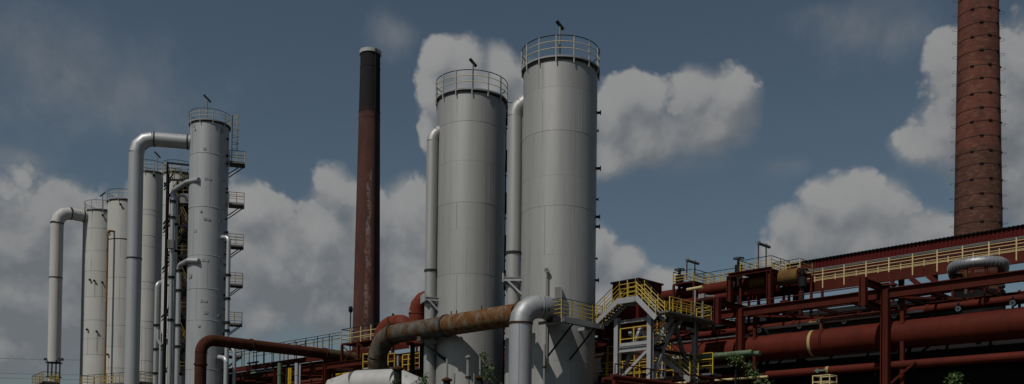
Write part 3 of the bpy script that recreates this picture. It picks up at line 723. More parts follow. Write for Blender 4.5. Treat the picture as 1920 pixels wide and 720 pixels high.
# slanting beams and outrigger brackets towards the slim tank
for y in (345, 415, 500, 590, 645, 425):
    z = at(312, y, 104).z
    tw.part('outrigger', MB().bar(T0 - hx + ZX * (z + .5), T0 - hx * 2.5 + Vector((0, 2.0, z - .3)), .12, .16), 'dark')
    tw.part('outrigger', MB().bar(T0 - hx + ZX * (z + .1), T0 - hx * 2.5 + Vector((0, 2.0, z - .7)), .08, .1), 'dark')
tw.part('portal_post', MB().bar(T0 - hx * 1.1 - hy * 1.0, T0 - hx * 1.1 - hy * 1.0 + ZX * (ztw + 1.2), .18, .18), 'dark')
tw.part('portal_beam', MB().bar(T0 - hx * 1.1 - hy * 1.0 + ZX * (ztw + 1.1), T0 + hx * 1.6 - hy * 1.0 + ZX * (ztw + .8), .16, .18), 'dark')

# --- thin risers
def riser(label, pts, r, mat='galv', R=.7, clamps=(), n=14, nseg=6, group='thin risers around the tall column'):
    th = Thing('riser_pipe', label, 'pipe', (pts[0].x, pts[0].y, 0), group)
    pipe(th, pts, r, mat, R=R, nseg=nseg, n=n, smooth=40)
    for z in clamps:
        th.part('clamp', MB().lathe((pts[0].x, pts[0].y, z - .12), [(r * 1.35, 0), (r * 1.35, .24)], n), 'dark', smooth=40)
    return th
def G(p, z=0): return Vector((p.x, p.y, z))
a = at(321.5, 500, 97.5); h1 = cylhit(374, 338, cE, RE); zt = at(321.5, 358, 97.5).z
riser('thin riser bending up into the tall column at its upper nozzle', [G(a), G(a, zt), Vector((a.x + 2.1, a.y - 1.9, h1.z + .12)), Vector((h1.x, h1.y - .2, h1.z))], .24, R=.55, clamps=[at(321, y, 97.5).z for y in (378, 408, 460, 520, 600)])
a = at(334.5, 560, 96.8); h1 = cylhit(374, 490, cE, RE); zt = at(334, 498, 96.8).z
riser('thin riser bending into the tall column at its middle nozzle', [G(a), G(a, zt), Vector((a.x + 1.6, a.y - 1.9, h1.z + .15)), Vector((h1.x, h1.y - .2, h1.z))], .25, R=.5, clamps=[at(334, y, 96.8).z for y in (508, 545, 610, 650)])
a = at(331, 400, 98.2); zt = at(331, 366, 98.2).z
riser('thin riser with small hook leading to a grey box', [G(a), G(a, zt), Vector((a.x + .9, a.y + .2, zt)), Vector((a.x + .95, a.y + .3, zt - .6))], .15, R=.35, clamps=[at(331, y, 98).z for y in (420, 470)])
tw.part('instrument_box', MB().obox(at(347, 373, 99.9), Vector((.45, 0, 0)), Vector((0, .3, 0)), ZX * .5), 'lampw')
tw.part('instrument_box', MB().obox(at(321, 458, 96.9), Vector((.32, 0, 0)), Vector((0, .2, 0)), ZX * .45), 'grate')
a = at(293, 620, 109); zt = at(293, 529, 109).z
riser('thin riser hooked into the slim tank right of the overhead pipe', [G(a), G(a, zt), Vector((a.x + 1.1, a.y + 1.5, zt + .2))], .26, R=.7, clamps=[at(293, y, 109).z for y in (610, 655, 700)])
a = at(301, 680, 108.5); zt = at(301, 634, 108.5).z
riser('short riser with bent top low beside the stair tower', [G(a), G(a, zt - .8), G(a, zt - .8) + Vector((-.35, 0, .6)), G(a, zt + 1.0) + Vector((-.35, 0, 0))], .2, R=.3)
a = at(428, 500, 95.2); zt = at(428, 444, 95).z
riser('thin riser running down the right side of the tall column', [G(a), G(a, zt), Vector((a.x - .9, a.y + .5, zt + .1))], .22, R=.5, clamps=[at(428, y, 95.2).z for y in (516, 605, 620, 560)])
a = at(424, 700, 94.6); zt = at(424, 672, 94.6).z
riser('short hooked riser low on the right side of the tall column', [G(a), G(a, zt), Vector((a.x - 1.0, a.y + .8, zt + .2))], .25, R=.55)
a = at(439, 700, 95.5); zt = at(439, 655, 95.5).z
riser('rust tipped riser ending under the lowest side platform', [G(a), G(a, zt), Vector((a.x - 1.2, a.y + .3, zt + .3))], .2, R=.6)

# --- rust brown pipe climbing in front of the tall column and running to the pipe rack
va = 39.6; a = atv(376, 690, va); zc = at(390, 636, a.y).z
pth = Thing('rust_pipe', 'rust brown pipe climbing before the tall column and leading right to the rack', 'pipe', (a.x, a.y, 0))
b0 = G(a); d_ = VX.copy(); L1 = 13.2; L2 = 17.8
pipe(pth, [b0, b0 + ZX * zc, b0 + VX * L1 + ZX * (zc)], .52, 'rust', R=1.25, nseg=7, n=28, fmat='rust', fl=1.16, ft=.07,
     flanges=[(b0 + ZX * (zc - 2.3), ZX), (b0 + VX * 5.0 + ZX * zc, VX), (b0 + VX * L1 + ZX * zc, VX)], smooth=40)
pth.part('lagged_section', MB().tube([b0 + VX * L1 + ZX * zc, b0 + VX * (L2 + 1.5) + ZX * (zc - .1)], .55, 24), 'rust_lag', smooth=40)
pth.part('prop_post', MB().bar(b0 + VX * (L1 + .6), b0 + VX * (L1 + .6) + ZX * (zc - .5), .3, .3), 'red')
pth.part('saddle', MB().bar(b0 + VX * (L1 + .1) + ZX * (zc - .62), b0 + VX * (L1 + 2.0) + ZX * (zc - .62), .9, .2), 'red')

# ------------------------------------------------------------------ chimneys
a = at(690, 400, 118); cM = (a.x, a.y); zM = at(695, 97, 118).z
rt = 18.4 * 118 / F_PX; rb_ = 25.2 * 118 / F_PX; z610 = at(690, 610, 118).z
slope = (rb_ - rt) / (zM - z610)
rM = lambda z: rt + (zM - z) * slope
zs_ = at(695, 216, 118).z
M['brick_mid'] = brick_mat('sooty_chimney_brick', (0.125, 0.050, 0.039), (0.092, 0.038, 0.031), (0.10, 0.06, 0.053), cM[0], cM[1], soot_z=(zs_ - .2, zs_ + 1.2))
chm = Thing('brick_chimney', 'slender dark chimney with sooty black top and pale cap, left of the silos', 'chimney', (cM[0], cM[1], 0), 'brick chimneys')
chm.part('stack', MB().lathe((cM[0], cM[1], 0), [(rM(0), 0), (rM(zM * .5), zM * .5), (rM(zM - .5), zM - .5)], 64), 'brick_mid', smooth=30)
chm.part('cap', MB().lathe((cM[0], cM[1], 0), [(rt + .02, zM - .5), (rt + .14, zM - .45), (rt + .14, zM), (rt - .25, zM + .02)], 48), 'white_duct', smooth=30)
for z in (zs_ - .6, zs_ + .3, at(695, 130, 118).z):
    chm.part('band', MB().lathe((cM[0], cM[1], z), [(rM(z) + .03, 0), (rM(z) + .03, .16)], 48), 'brick_mid', smooth=30)
la = radians(-52); ldv = Vector((cos(la), sin(la), 0))
chm.part('conductor_rail', MB().bar(Vector((cM[0], cM[1], 0)) + ldv * (rM(0) + .12), Vector((cM[0], cM[1], zM - .1)) + ldv * (rM(zM) + .12), .16, .22, up=ldv), 'dark')
sp_ = at(657.5, 582, 112); 
ll = Thing('street_light', 'small dark lamp on thin post left of the slender chimney base', 'lamp', (sp_.x, sp_.y, 0))
ll.part('pole', MB().tube([G(sp_), G(sp_, sp_.z)], .07, 8), 'dark', smooth=40)
ll.part('lamp_head', MB().lathe((sp_.x, sp_.y, sp_.z - .25), [(.14, 0), (.26, .15), (.26, .6), (.12, .75)], 14), 'dark', smooth=40)

a = at(1834, 240, 92); cK = (a.x, a.y)
r0_, r440 = 35.0 * 92 / F_PX, 41.5 * 92 / F_PX
zk0, zk440 = at(1834, 0, 92).z, at(1834, 440, 92).z
sK = (r440 - r0_) / (zk0 - zk440); rK = lambda z: r0_ + (zk0 - z) * sK
M['brick_big'] = brick_mat('red_chimney_brick', (0.250, 0.070, 0.048), (0.185, 0.054, 0.038), (0.16, 0.08, 0.062), cK[0], cK[1], white=0.02)
chb = Thing('brick_chimney', 'tall red brick chimney with iron hoops at the right edge', 'chimney', (cK[0], cK[1], 0), 'brick chimneys')
ZT = 68.0
chb.part('stack', MB().lathe((cK[0], cK[1], 0), [(rK(18), 18), (rK(40), 40), (rK(ZT), ZT)], 72), 'brick_big', smooth=30)
chb.part('pedestal', MB().lathe((cK[0], cK[1], 0), [(rK(0) + .1, 0), (rK(18) + .12, 20.2)], 24), 'black', smooth=10)
zb_, k = zk440 - 2, 0
while zb_ < ZT - 1:
    bo = chb.part('band', MB().lathe((cK[0], cK[1], zb_), [(rK(zb_) + .025, 0), (rK(zb_) + .025, .055)], 72, False, False), 'band_iron', smooth=30)
    for j in range(3):
        an = radians(-90 + (-42 + 46 * j if k % 2 else -18 + 52 * j)); dv = Vector((cos(an), sin(an), 0))
        q = Vector((cK[0], cK[1], zb_ + .04)) + dv * (rK(zb_) + .06)
        chb.part('band_clamp', MB().obox(q, dv * .05, dv.cross(ZX) * .17, ZX * .06), 'dark', bo)
    for sgn in (-1, 1):
        q = Vector((cK[0] + sgn * rK(zb_), cK[1] - .1, zb_ + (.0 if sgn < 0 else .35)))
        lp = [q + Vector((sgn * (.0 + .34 * (1 - cos(t))), .30 * sin(t), .0)) for t in [2 * pi * j / 12 for j in range(13)]]
        chb.part('step_hoop', MB().tube(lp, .014, 5), 'dark', bo)
    zb_ += 1.46 if k % 3 else 1.30
    k += 1
# ------------------------------------------------------------------ pipe rack
VF = 51.5; VB = 58.6
s_p1 = sv(1660, VF); SP = sv(1388, VF) - s_p1
zMB = zv(1680, 538.7, VF)              # top of the long front beam
zMBb = zMB - .55
POSTS = [s_p1 + SP * k for k in range(-1, 12)]
rack = Thing('pipe_rack', 'long red oxide steel pipe rack running from right edge behind the silos', 'pipe rack', UV(s_p1, VF, 0))
SB, SEe = POSTS[0] - 3.0, POSTS[-1] + 2.0
zW = zv(1740, 501, 56.85)               # upper walkway deck
for i, s_ in enumerate(POSTS):
    rack.part('post', MB().ibeam(UV(s_, VF, 0), UV(s_, VF, zMB - .02), .40, .42, .05, up=AX), 'red')
    rack.part('rear_post', MB().ibeam(UV(s_, VB, 0), UV(s_, VB, zW - .1), .30, .32, .04, up=AX), 'red')
    # secondary slim column beside the main one
    rack.part('slim_post', MB().bar(UV(s_ - .75, VF + .5, 0), UV(s_ - .75, VF + .5, zMBb), .20, .20), 'red')
    # cantilevers towards the front with their end stub
    fr_ = VF - 1.95 if i < 4 else VF - .1
    rack.part('cantilever', MB().ibeam(UV(s_ + .3, fr_, zMB + .12), UV(s_ + .3, VB, zMB + .12), .30, .34, .035), 'red')
    if i < 4: rack.part('cantilever', MB().ibeam(UV(s_ + .3, VF - 1.95, zMBb - .48), UV(s_ + .3, VF + .2, zMBb - .48), .26, .30, .035), 'red')
    if i < 4: rack.part('end_stub', MB().ibeam(UV(s_ + .3, VF - 2.15, zMBb - .66), UV(s_ + .3, VF - 2.15, zMB + .34), .36, .36, .045, up=AX), 'red')
    # pipe supports lower down
    for zz in (zMB - 2.45, zMB - 4.75, zMB - 6.6):
        rack.part('crossbeam', MB().ibeam(UV(s_, VF + .1, zz), UV(s_, VB, zz), .24, .3, .03), 'red')
    rack.part('knee_brace', MB().bar(UV(s_ - .25, VF + .2, zMB - 5.3), UV(s_ - 1.6, VF + .2, zMB - 4.2), .12, .12), 'red')
    if i < len(POSTS) - 1:
        s2 = POSTS[i + 1]
        rack.part('long_beam', MB().ibeam(UV(s_ + .24, VF, zMB - .28), UV(s2 - .24, VF, zMB - .28), .34, .54, .04), 'red')
        rack.part('long_beam', MB().ibeam(UV(s_ + .2, VB - 1.6, zMB - .28), UV(s2 - .2, VB - 1.6, zMB - .28), .3, .46, .035), 'red')
        for j in range(1, 4):
            q = s_ + (s2 - s_) * j / 4
            rack.part('tie_beam', MB().bar(UV(q, VF + .05, zMB - .36), UV(q, VB - 1.6, zMB - .36), .14, .20), 'red_old' if j == 2 else 'red')
        for (q0, q1) in ((0, .5), (1, .5)):
            rack.part('plan_brace', MB().bar(UV(s_ + (s2 - s_) * q0, VF + .1, zMB - .45), UV(s_ + (s2 - s_) * q1, VB - 1.7, zMB - .45), .12, .12), 'red')
# fascia beam and deck of the upper walkway
for i in range(len(POSTS) - 1):
    s_, s2 = POSTS[i], POSTS[i + 1]
    rack.part('walkway_fascia', MB().bar(UV(s_ + .01, 56.9, zW - .20), UV(s2 - .01, 56.9, zW - .20), .10, .62), 'red')
    rack.part('walkway_deck', MB().obox(UV((s_ + s2) / 2, 57.8, zW - .02), AX * ((s2 - s_) / 2 - .01), VX * .82, ZX * .04), 'grate')
    for j in range(2):
        q = s_ + (s2 - s_) * (.2 + .5 * j)
        rack.part('hanger_post', MB().bar(UV(q, 56.9, zMB + .2), UV(q, 56.9, zW - .5), .14, .14), 'red')
s_r0, s_r1 = sv(1960, 56.9, 480), sv(1505, 56.9, 510)
def walk_rail(s0, s1, v, z, mids=(.20, .40, .62, .82), sp=1.5, **k):
    return railing(rack, [UV(s0, v, z), UV(s1, v, z)], .95, sp, mids=mids, r=.032, top=k.get('top', 'grate'), mid=k.get('mid', 'cream'), post=k.get('post', 'cream'), below=.35)
walk_rail(s_r0, s_r1, 56.85, zW)
# second short uprights of the rear handrail, dark top
railing(rack, [UV(s_r0, 58.6, zW), UV(s_r1, 58.6, zW)], .88, 1.5, mids=(.25, .5, .75), r=.03, top='dark', mid='cream', post='cream', below=.1)
# upper platforms with dark handrails (middle of the right half)
zU = zv(1300, 522, 55.0)
def plat(px0, px1, v0, v1, py, z=None, mid='yellow', top='dark'):
    s0, s1 = sv(px0, v0, py), sv(px1, v0, py); z = zv((px0 + px1) / 2, py, v0) if z is None else z
    dk = rack.part('platform_deck', MB().obox(UV((s0 + s1) / 2, (v0 + v1) / 2, z - .05), AX * (abs(s1 - s0) / 2), VX * ((v1 - v0) / 2), ZX * .05), 'red')
    for (q, v_) in ((s0, v0), (s1, v0), (s0, v1), (s1, v1)):
        rack.part('platform_leg', MB().bar(UV(q, v_ + (.08 if v_ == v0 else -.08), zMB - .2), UV(q, v_ + (.08 if v_ == v0 else -.08), z - .1), .14, .14), 'red')
    railing(rack, [UV(s0, v1, z), UV(s0, v0, z), UV(s1, v0, z), UV(s1, v1, z)], .80, 1.2, mids=(.22, .45, .70), r=.024, top=top, mid=mid, post=mid, below=.05)
    railing(rack, [UV(s0, v1, z), UV(s1, v1, z)], .80, 1.2, mids=(.5,), r=.022, top=top, mid=mid, post=mid, below=.05)
    return s0, s1, z
plat(1300, 1262, 54.0, 56.6, 529)
plat(1385, 1303, 55.2, 56.6, 530, mid='yellow')
plat(1446, 1388, 54.0, 56.4, 507)
plat(1500, 1448, 55.0, 56.6, 512, mid='cream')
# portal frame over the big upper pipe
for px in (1368, 1443):
    q = sv(px, 53.6, 530)
    rack.part('portal_post', MB().ibeam(UV(q, 53.6, zMB), UV(q, 53.6, zv(1443, 505, 53.6)), .3, .3, .04, up=AX), 'red')
    rack.part('portal_beam', MB().ibeam(UV(q, 53.8, zv(1443, 505, 53.6) - .12), UV(q, 57, zv(1443, 505, 53.6) - .12), .22, .24, .03), 'red')
qa, qb = sv(1366, 53.6, 515), sv(1446, 53.6, 515)
rack.part('portal_beam', MB().ibeam(UV(qa, 53.6, zv(1443, 505, 53.6) + .02), UV(qb, 53.6, zv(1443, 505, 53.6) + .02), .3, .26, .035), 'red')

def rpipe(label, v, z, s0, s1, r, mat='red_pipe', joints=(), n=28, bands=(), group='pipes lying along the rack', end=None, name='process_pipe', shoe=True):
    """pipe along the rack, cut into sections at the given stations"""
    th = Thing(name, label, 'pipe', UV(s0, v, 0), group)
    cuts = [s0] + sorted(joints) + [s1]
    for i in range(len(cuts) - 1):
        th.part('pipe_section', MB().tube([UV(cuts[i], v, z), UV(cuts[i + 1], v, z)], r, n), mat if isinstance(mat, str) else mat[i % len(mat)], smooth=30)
        if i: 
            for o in (-.05, .05):
                th.part('flange', MB().tube([UV(cuts[i] + o - .035, v, z), UV(cuts[i] + o + .035, v, z)], r * (1.09 if r > .4 else 1.22), n), mat if isinstance(mat, str) else mat[0], smooth=40)
    for q in bands:
        th.part('painted_band', MB().tube([UV(q - .09, v, z), UV(q + .09, v, z)], r + .006, n), 'arrow_y', smooth=40)
    if shoe:
        for s_ in POSTS:
            if min(s0, s1) < s_ < max(s0, s1):
                th.part('pipe_shoe', MB().bar(UV(s_, v, z - r - .16), UV(s_, v, z - r * .9), .3, .3, up=AX), 'red')
    return th
def arrow(th, px, py, v, L, mat, point=1):
    p = atv(px, py, v); c = UV(S(p), v, p.z); a_ = AX * point
    mb = MB(); n_ = -VX * .0
    up = ZX
    pts = [c + a_ * L * .5, c + a_ * L * .15 + up * L * .2, c + a_ * L * .15 + up * L * .06, c - a_ * L * .5 + up * L * .06, c - a_ * L * .5 - up * L * .06, c + a_ * L * .15 - up * L * .06, c + a_ * L * .15 - up * L * .2]
    vs = pts + [x + VX * .12 for x in pts]; k = len(pts)
    fs = [tuple(range(k)), tuple(range(2 * k - 1, k - 1, -1))] + [(i, (i + 1) % k, k + (i + 1) % k, k + i) for i in range(k)]
    mb.add(vs, fs); th.part('flow_arrow', mb, mat)

s_end = SEe
# e: thin pipe with valves
ve, re_ = 53.0, .22; ze = zv(1920, 559, ve)
pe = rpipe('red pipe with small round valves just above the biggest red pipe', ve, ze, SB, sv(1140, ve), re_, joints=[sv(1740, ve), sv(1844, ve), sv(1490, ve)], bands=[sv(1537, ve, 602)])
arrow(pe, 1524, 604, ve - re_ - .06, .62, 'arrow_y')
def valve(px, py, v, label):
    p = atv(px, py, v); th = Thing('valve', label, 'valve', UV(S(p), v, p.z - .35), 'white faced valves on the rack')
    th.part('stem', MB().bar(p - ZX * .38, p + ZX * .35, .09, .09), 'dark')
    th.part('body', MB().tube([p + VX * .25 - AX * .0, p - VX * .02], .15, 14), 'dark', smooth=40)
    th.part('face', MB().tube([p - VX * .02, p - VX * .06], .15, 16), 'white', smooth=40)
    th.part('hub', MB().tube([p - VX * .06, p - VX * .09], .045, 10), 'dark', smooth=40)
    th.part('flange', MB().bar(p + ZX * .16 - AX * .18 + VX * .1, p + ZX * .16 + AX * .18 + VX * .1, .16, .07), 'dark')
for px, py, lb_ in ((1583, 603, 'white faced valve between two front posts of the rack'), (1677, 592, 'white faced valve just right of the nearest full post'), (1797, 579, 'white faced valve in front of the chimney pedestal'), (1899, 568, 'white faced valve nearest the right edge'), (1499, 612, 'white faced valve left of the yellow ringed pipe band'), (1424, 620, 'white faced valve right of the second post')):
    valve(px, py, 52.6, lb_)
# f: biggest pipe
vf_ = 52.55; rf = .80; zf = zv(1920, 580, vf_) - rf + .1
pf = rpipe('biggest red pipe with a cream ring and bolted joint on the rack', vf_, zf, SB, sv(1140, vf_), rf, joints=[sv(1548, vf_)], n=44, bands=[sv(1527, vf_)])
# lower pipe
vh = 52.0; rh = .24; zh = zv(1920, 667, vh)
ph = rpipe('red pipe with green arrow running below the biggest red pipe', vh, zh, SB, sv(1150, vh), rh, bands=[sv(1553, vh)], joints=[sv(1200, vh)])
arrow(ph, 1537, 694.5, vh - rh - .06, .75, 'arrow_g')
# big pipes behind and below, black colour standing in for the rack's shade
rpipe('dark wide pipe lowest in the rack at right edge', 54.6, zv(1920, 706, 54.6), SB, sv(1150, 54.6), .62, mat='black', n=32)
rpipe('dark wide pipe hidden behind the biggest red pipe', 55.6, zf - .9, SB, SEe - 2, .75, mat='black', n=32)
rpipe('dark wide pipe deep in the rack under the walkway', 57.3, zf - 1.4, SB, SEe - 2, .75, mat='black', n=32)
rpipe('slim red pipe behind the long front beam', 54.6, zMB - 1.0, SB, SEe - 4, .17, n=16, mat='red_old')
rpipe('slim red pipe close under the walkway fascia', 55.6, zMB - .75, SB, SEe - 4, .14, n=14)
rpipe('slim pale pipe halfway up the rack', 52.2, zv(1350, 633, 52.2), sv(1390, 52.2), sv(1262, 52.2), .06, mat='galv', n=10, shoe=False)
# green pipes
vg = 50.6
pg = rpipe('front green pipe with blunt end beside the climbing shrub', vg, zv(1405, 661, vg), sv(1411, vg), sv(1250, vg), .17, mat='green', joints=[sv(1345, vg), sv(1300, vg)], n=18, group='green pipes', shoe=False)
pg2 = rpipe('rear green pipe ending a little further right', 51.0, zv(1415, 663, 51.0), sv(1425, 51.0), sv(1250, 51.0), .15, mat='green', n=18, group='green pipes', shoe=False)
for th_, v_, px in ((pg, vg, 1380), (pg, vg, 1290), (pg2, 51.0, 1385)):
    q = atv(px, 668, v_); th_.part('prop', MB().bar(UV(S(q), v_, 0), UV(S(q), v_, q.z - .1), .1, .1), 'dark')
# yellow thin line low on the rack
rpipe('thin yellow pipe at the foot of the rack', 51.0, zv(1400, 709, 51.0), sv(1440, 51.0), sv(1250, 51.0), .075, mat='cream', n=10, shoe=False)
# upper pipes in the portal frame
vu = 54.9
zu = zv(1400, 532, vu)
pu = rpipe('upper red pipe with yellow lagged stretch inside the portal frame', vu, zu, sv(1503, vu, 520), sv(1225, vu, 560), .40, mat=['red_pipe', 'red_pipe', 'red_pipe', 'red_pipe'], joints=[sv(1388, vu, 530)], n=28)
M['lagging'] = paint('yellow_lagging', (0.20, 0.11, 0.022), (0.10, 0.045, 0.018), rough=0.9, scale=2.5, rust=.4, bump=.6)
pu.part('lagged_section', MB().tube([UV(sv(1500, vu, 520), vu, zu), UV(sv(1448, vu, 525), vu, zu)], .50, 28), 'lagging', smooth=40)
pu.part('lagged_section', MB().tube([UV(sv(1438, vu, 525), vu, zu), UV(sv(1410, vu, 525), vu, zu)], .415, 28), 'lagging', smooth=40)
pu.part('dark_coupling', MB().tube([UV(sv(1387, vu, 530), vu, zu), UV(sv(1374, vu, 530), vu, zu)], .43, 24), 'dark', smooth=40)
rpipe('small red pipe under the upper lagged pipe', 54.5, zu - .72, sv(1460, 54.5, 540), sv(1225, 54.5, 560), .22, n=18, joints=[sv(1402, 54.5)], shoe=False)
rpipe('cream pipe just above the long front beam, left half', 53.4, zMB + .25, sv(1470, 53.4), sv(1330, 53.4), .09, mat='cream', n=12, shoe=False)
rpipe('second cream pipe above the long front beam', 54.0, zMB + .45, sv(1445, 54), sv(1285, 54), .10, mat='white_duct', n=12, shoe=False)
# handwheel valves up there
for px, py, v_, lb_ in ((1385, 500, 54.4, 'black handwheel valve beside the raised platform'), (1505, 523, 54.6, 'black valve body at right end of the upper pipe'), (1274, 520, 54.6, 'black valve on the leftmost small platform')):
    p = atv(px, py, v_); th = Thing('gate_valve', lb_, 'valve', UV(S(p), v_, zMB), 'black gate valves')
    th.part('stem', MB().bar(UV(S(p), v_, zMB), p + ZX * .55, .16, .16), 'dark')
    th.part('body', MB().tube([p - ZX * .5, p + ZX * .1], .26, 14), 'dark', smooth=40)
    th.part('handwheel', MB().ring(p + ZX * .55, .34, .035, 20, 6), 'dark', smooth=60)
    th.part('spoke', MB().bar(p + ZX * .55 - AX * .33, p + ZX * .55 + AX * .33, .05, .05), 'dark')
# yellow railing stretches inside the rack, level with the long beam
railing(rack, [UV(sv(1450, 55.5), 55.5, zMB + .1), UV(sv(1372, 55.5), 55.5, zMB + .1)], .8, 1.0, mids=(.3, .65), top='yellow', mid='yellow', post='yellow')
# platform lamps (horizontal tube on two poles)
def tubelamp(label, px0, px1, py, v, pybase, slope_px=4):
    p0, p1 = atv(px0, py, v), atv(px1, py + slope_px, v - .0)
    c0 = UV(S(p0), v, p0.z); c1 = UV(S(p0) , v + 1.0, p0.z)
    zb_ = zv(px0, pybase, v)
    th = Thing('twin_pole_lamp', label, 'lamp', UV(S(p0), v, zb_), 'lamps on twin poles')
    for q in (c0, c1): th.part('pole', MB().bar(Vector((q.x, q.y, zb_)), q, .06, .06), 'red')
    dv = (c1 - c0).normalized()
    th.part('lamp_head', MB().tube([c0 - dv * .1, c1 + dv * .45], .10, 10), 'grate', smooth=40)
    for q in (c0 + dv * .1, c1): th.part('lamp_cap', MB().lathe(q + ZX * .08, [(.09, 0), (.05, .1)], 10), 'grate')
    return th
tubelamp('tube lamp on two poles above the raised platform', 1422, 1443, 456, 55.0, 508)
tubelamp('tube lamp on two poles above the leftmost platform', 1288, 1312, 488, 55.4, 524)
p = atv(1303, 600, 49.5)
th = Thing('pole_lamp', 'cream tube lamp on a grey pole above the stair deck', 'lamp', G(p))
th.part('pole', MB().tube([G(p), G(p, zv(1303, 544, 49.5))], .055, 10), 'steel', smooth=40)
zl = zv(1303, 541, 49.5)
th.part('lamp_head', MB().tube([G(p, zl) - AX * .55 + VX * .0 + ZX * .02, G(p, zl) + AX * .60], .10, 12), 'cream', smooth=40)
p = atv(1318, 558, 51.2)
th = Thing('camera_lamp', 'grey hooded lamp on a short post near the second rack post', 'lamp', UV(S(p), 51.2, zMB))
th.part('post', MB().bar(UV(S(p), 51.2, zMBb), p, .09, .09), 'lampw')
th.part('hood', MB().obox(p + ZX * .08, AX * .22, VX * .2, ZX * .14), 'lampw')
th.part('arm', MB().bar(p + ZX * .1, p + ZX * .0 - AX * .9, .08, .08), 'lampw')

# ribbed silver duct bend
vr0 = 54.4; zr = zv(1832, 491, vr0); rr_ = .28
ap = atv(1834, 491, vr0); vd = Vector((ap.x, ap.y, 0)).normalized(); rt_ = Vector((vd.y, -vd.x, 0)); Rb = 1.30
cc = Vector((ap.x, ap.y, zr)) + vd * Rb
arc = [cc - rt_ * Rb * cos(t) - vd * Rb * sin(t) for t in [pi * j / 20 for j in range(21)]]
full = [arc[0] + vd * (2.0 - .4 * j) for j in range(5)] + arc + [arc[-1] + vd * (.4 * j) - ZX * .03 * j for j in range(1, 6)]
duct = Thing('ribbed_duct', 'silver ribbed duct bend lying on top of the rack at right', 'duct', Vector((ap.x, ap.y, zMB)))
duct.part('duct_tube', MB().tube(full, rr_, 28), 'ribalu', smooth=40)
for j in range(4, 22):
    d_ = (full[j + 1] - full[j - 1]).normalized()
    duct.part('rib', MB().tube([full[j] - d_ * .06, full[j] + d_ * .06], rr_ * 1.09, 28), 'ribalu', smooth=40)
for j in (6, 12, 17, 21):
    q = full[j]; duct.part('support_leg', MB().bar(Vector((q.x, q.y, zMB - .3)), Vector((q.x, q.y, zr - rr_ + .05)), .14, .14), 'red' if j != 12 else 'rust_elbow')
duct.part('support_beam', MB().bar(arc[0] - ZX * (rr_ + .15), arc[-1] - ZX * (rr_ + .15), .2, .2), 'red')
# odd brackets on top of the long beam, right of the nearest post
qs = sv(1677, 51.6, 525)
bk = rack.part('bracket_frame', MB().bar(UV(qs, 51.6, zMB), UV(qs + .35, 51.6, zMB + .9), .12, .16), 'red')
rack.part('bracket_frame', MB().bar(UV(qs - .1, 51.6, zMB + .18), UV(qs + 1.0, 51.6, zMB + .26), .4, .1), 'red')
for px in (1735, 1768):
    q = sv(px, 53.2, 520); rack.part('bracket_frame', MB().bar(UV(q, 53.2, zMB), UV(q + .8, 53.2, zMB + .75), .2, .25), 'red')

# conduits, drop legs, hangers and boxes crowding the rack
rc = random.Random(41)
for k in range(44):
    v_ = rc.uniform(52.0, 56.6); z_ = zMB + rc.choice((-1.0, -.7, -.5, .18, .3, .5, .75, -1.3, -1.6)) + rc.uniform(-.08, .08)
    a_ = rc.uniform(SB, POSTS[5]); L_ = rc.uniform(4, 16)
    rack.part('conduit', MB().tube([UV(a_, v_, z_), UV(a_ + L_, v_, z_), UV(a_ + L_, v_ + rc.choice((0, .4, 1.0)) + .05, z_ - rc.choice((.3, 1.2, .7)))], rc.choice((.035, .05, .07, .1)), 8), rc.choice(('red_pipe', 'dark', 'rust', 'red_old', 'galv', 'cream', 'dark')), smooth=50)
for k in range(46):
    a_ = rc.uniform(SB, POSTS[5]); v_ = rc.uniform(51.9, 55.8); z_ = zMB - rc.uniform(.1, .5)
    kind = rc.random()
    if kind < .4: rack.part('hanger_rod', MB().bar(UV(a_, v_, z_), UV(a_ + rc.uniform(-.2, .2), v_, z_ - rc.uniform(.5, 1.3)), .05, .05), rc.choice(('dark', 'red', 'rust')))
    elif kind < .65: rack.part('small_box', MB().obox(UV(a_, v_, zMB + rc.uniform(.1, .4)), AX * rc.uniform(.1, .3), VX * .12, ZX * rc.uniform(.1, .25)), rc.choice(('dark', 'lampw', 'rust', 'red')))
    else:
        p_ = UV(a_, v_, zMB + rc.uniform(-1.1, .5)); rack.part('pipe_coupling', MB().tube([p_ - AX * .14, p_ + AX * .14], rc.uniform(.1, .2), 12), rc.choice(('dark', 'rust', 'red_pipe')), smooth=40)
for k in range(10):
    a_ = rc.uniform(SB, POSTS[4]); v_ = rc.uniform(54.5, 57.5)
    rack.part('drop_leg', MB().tube([UV(a_, v_, zMB + .1), UV(a_, v_, zMB - rc.uniform(2, 6))], rc.choice((.08, .12, .16)), 10), rc.choice(('red_pipe', 'rust', 'dark', 'galv')), smooth=50)
for px in (1440, 1505, 1590, 1700, 1760, 1850):
    a_ = sv(px, 52.6)
    rack.part('pipe_saddle', MB().bar(UV(a_, 52.2, zMB - 1.95), UV(a_, 53.4, zMB - 1.95), .16, .16), 'red')

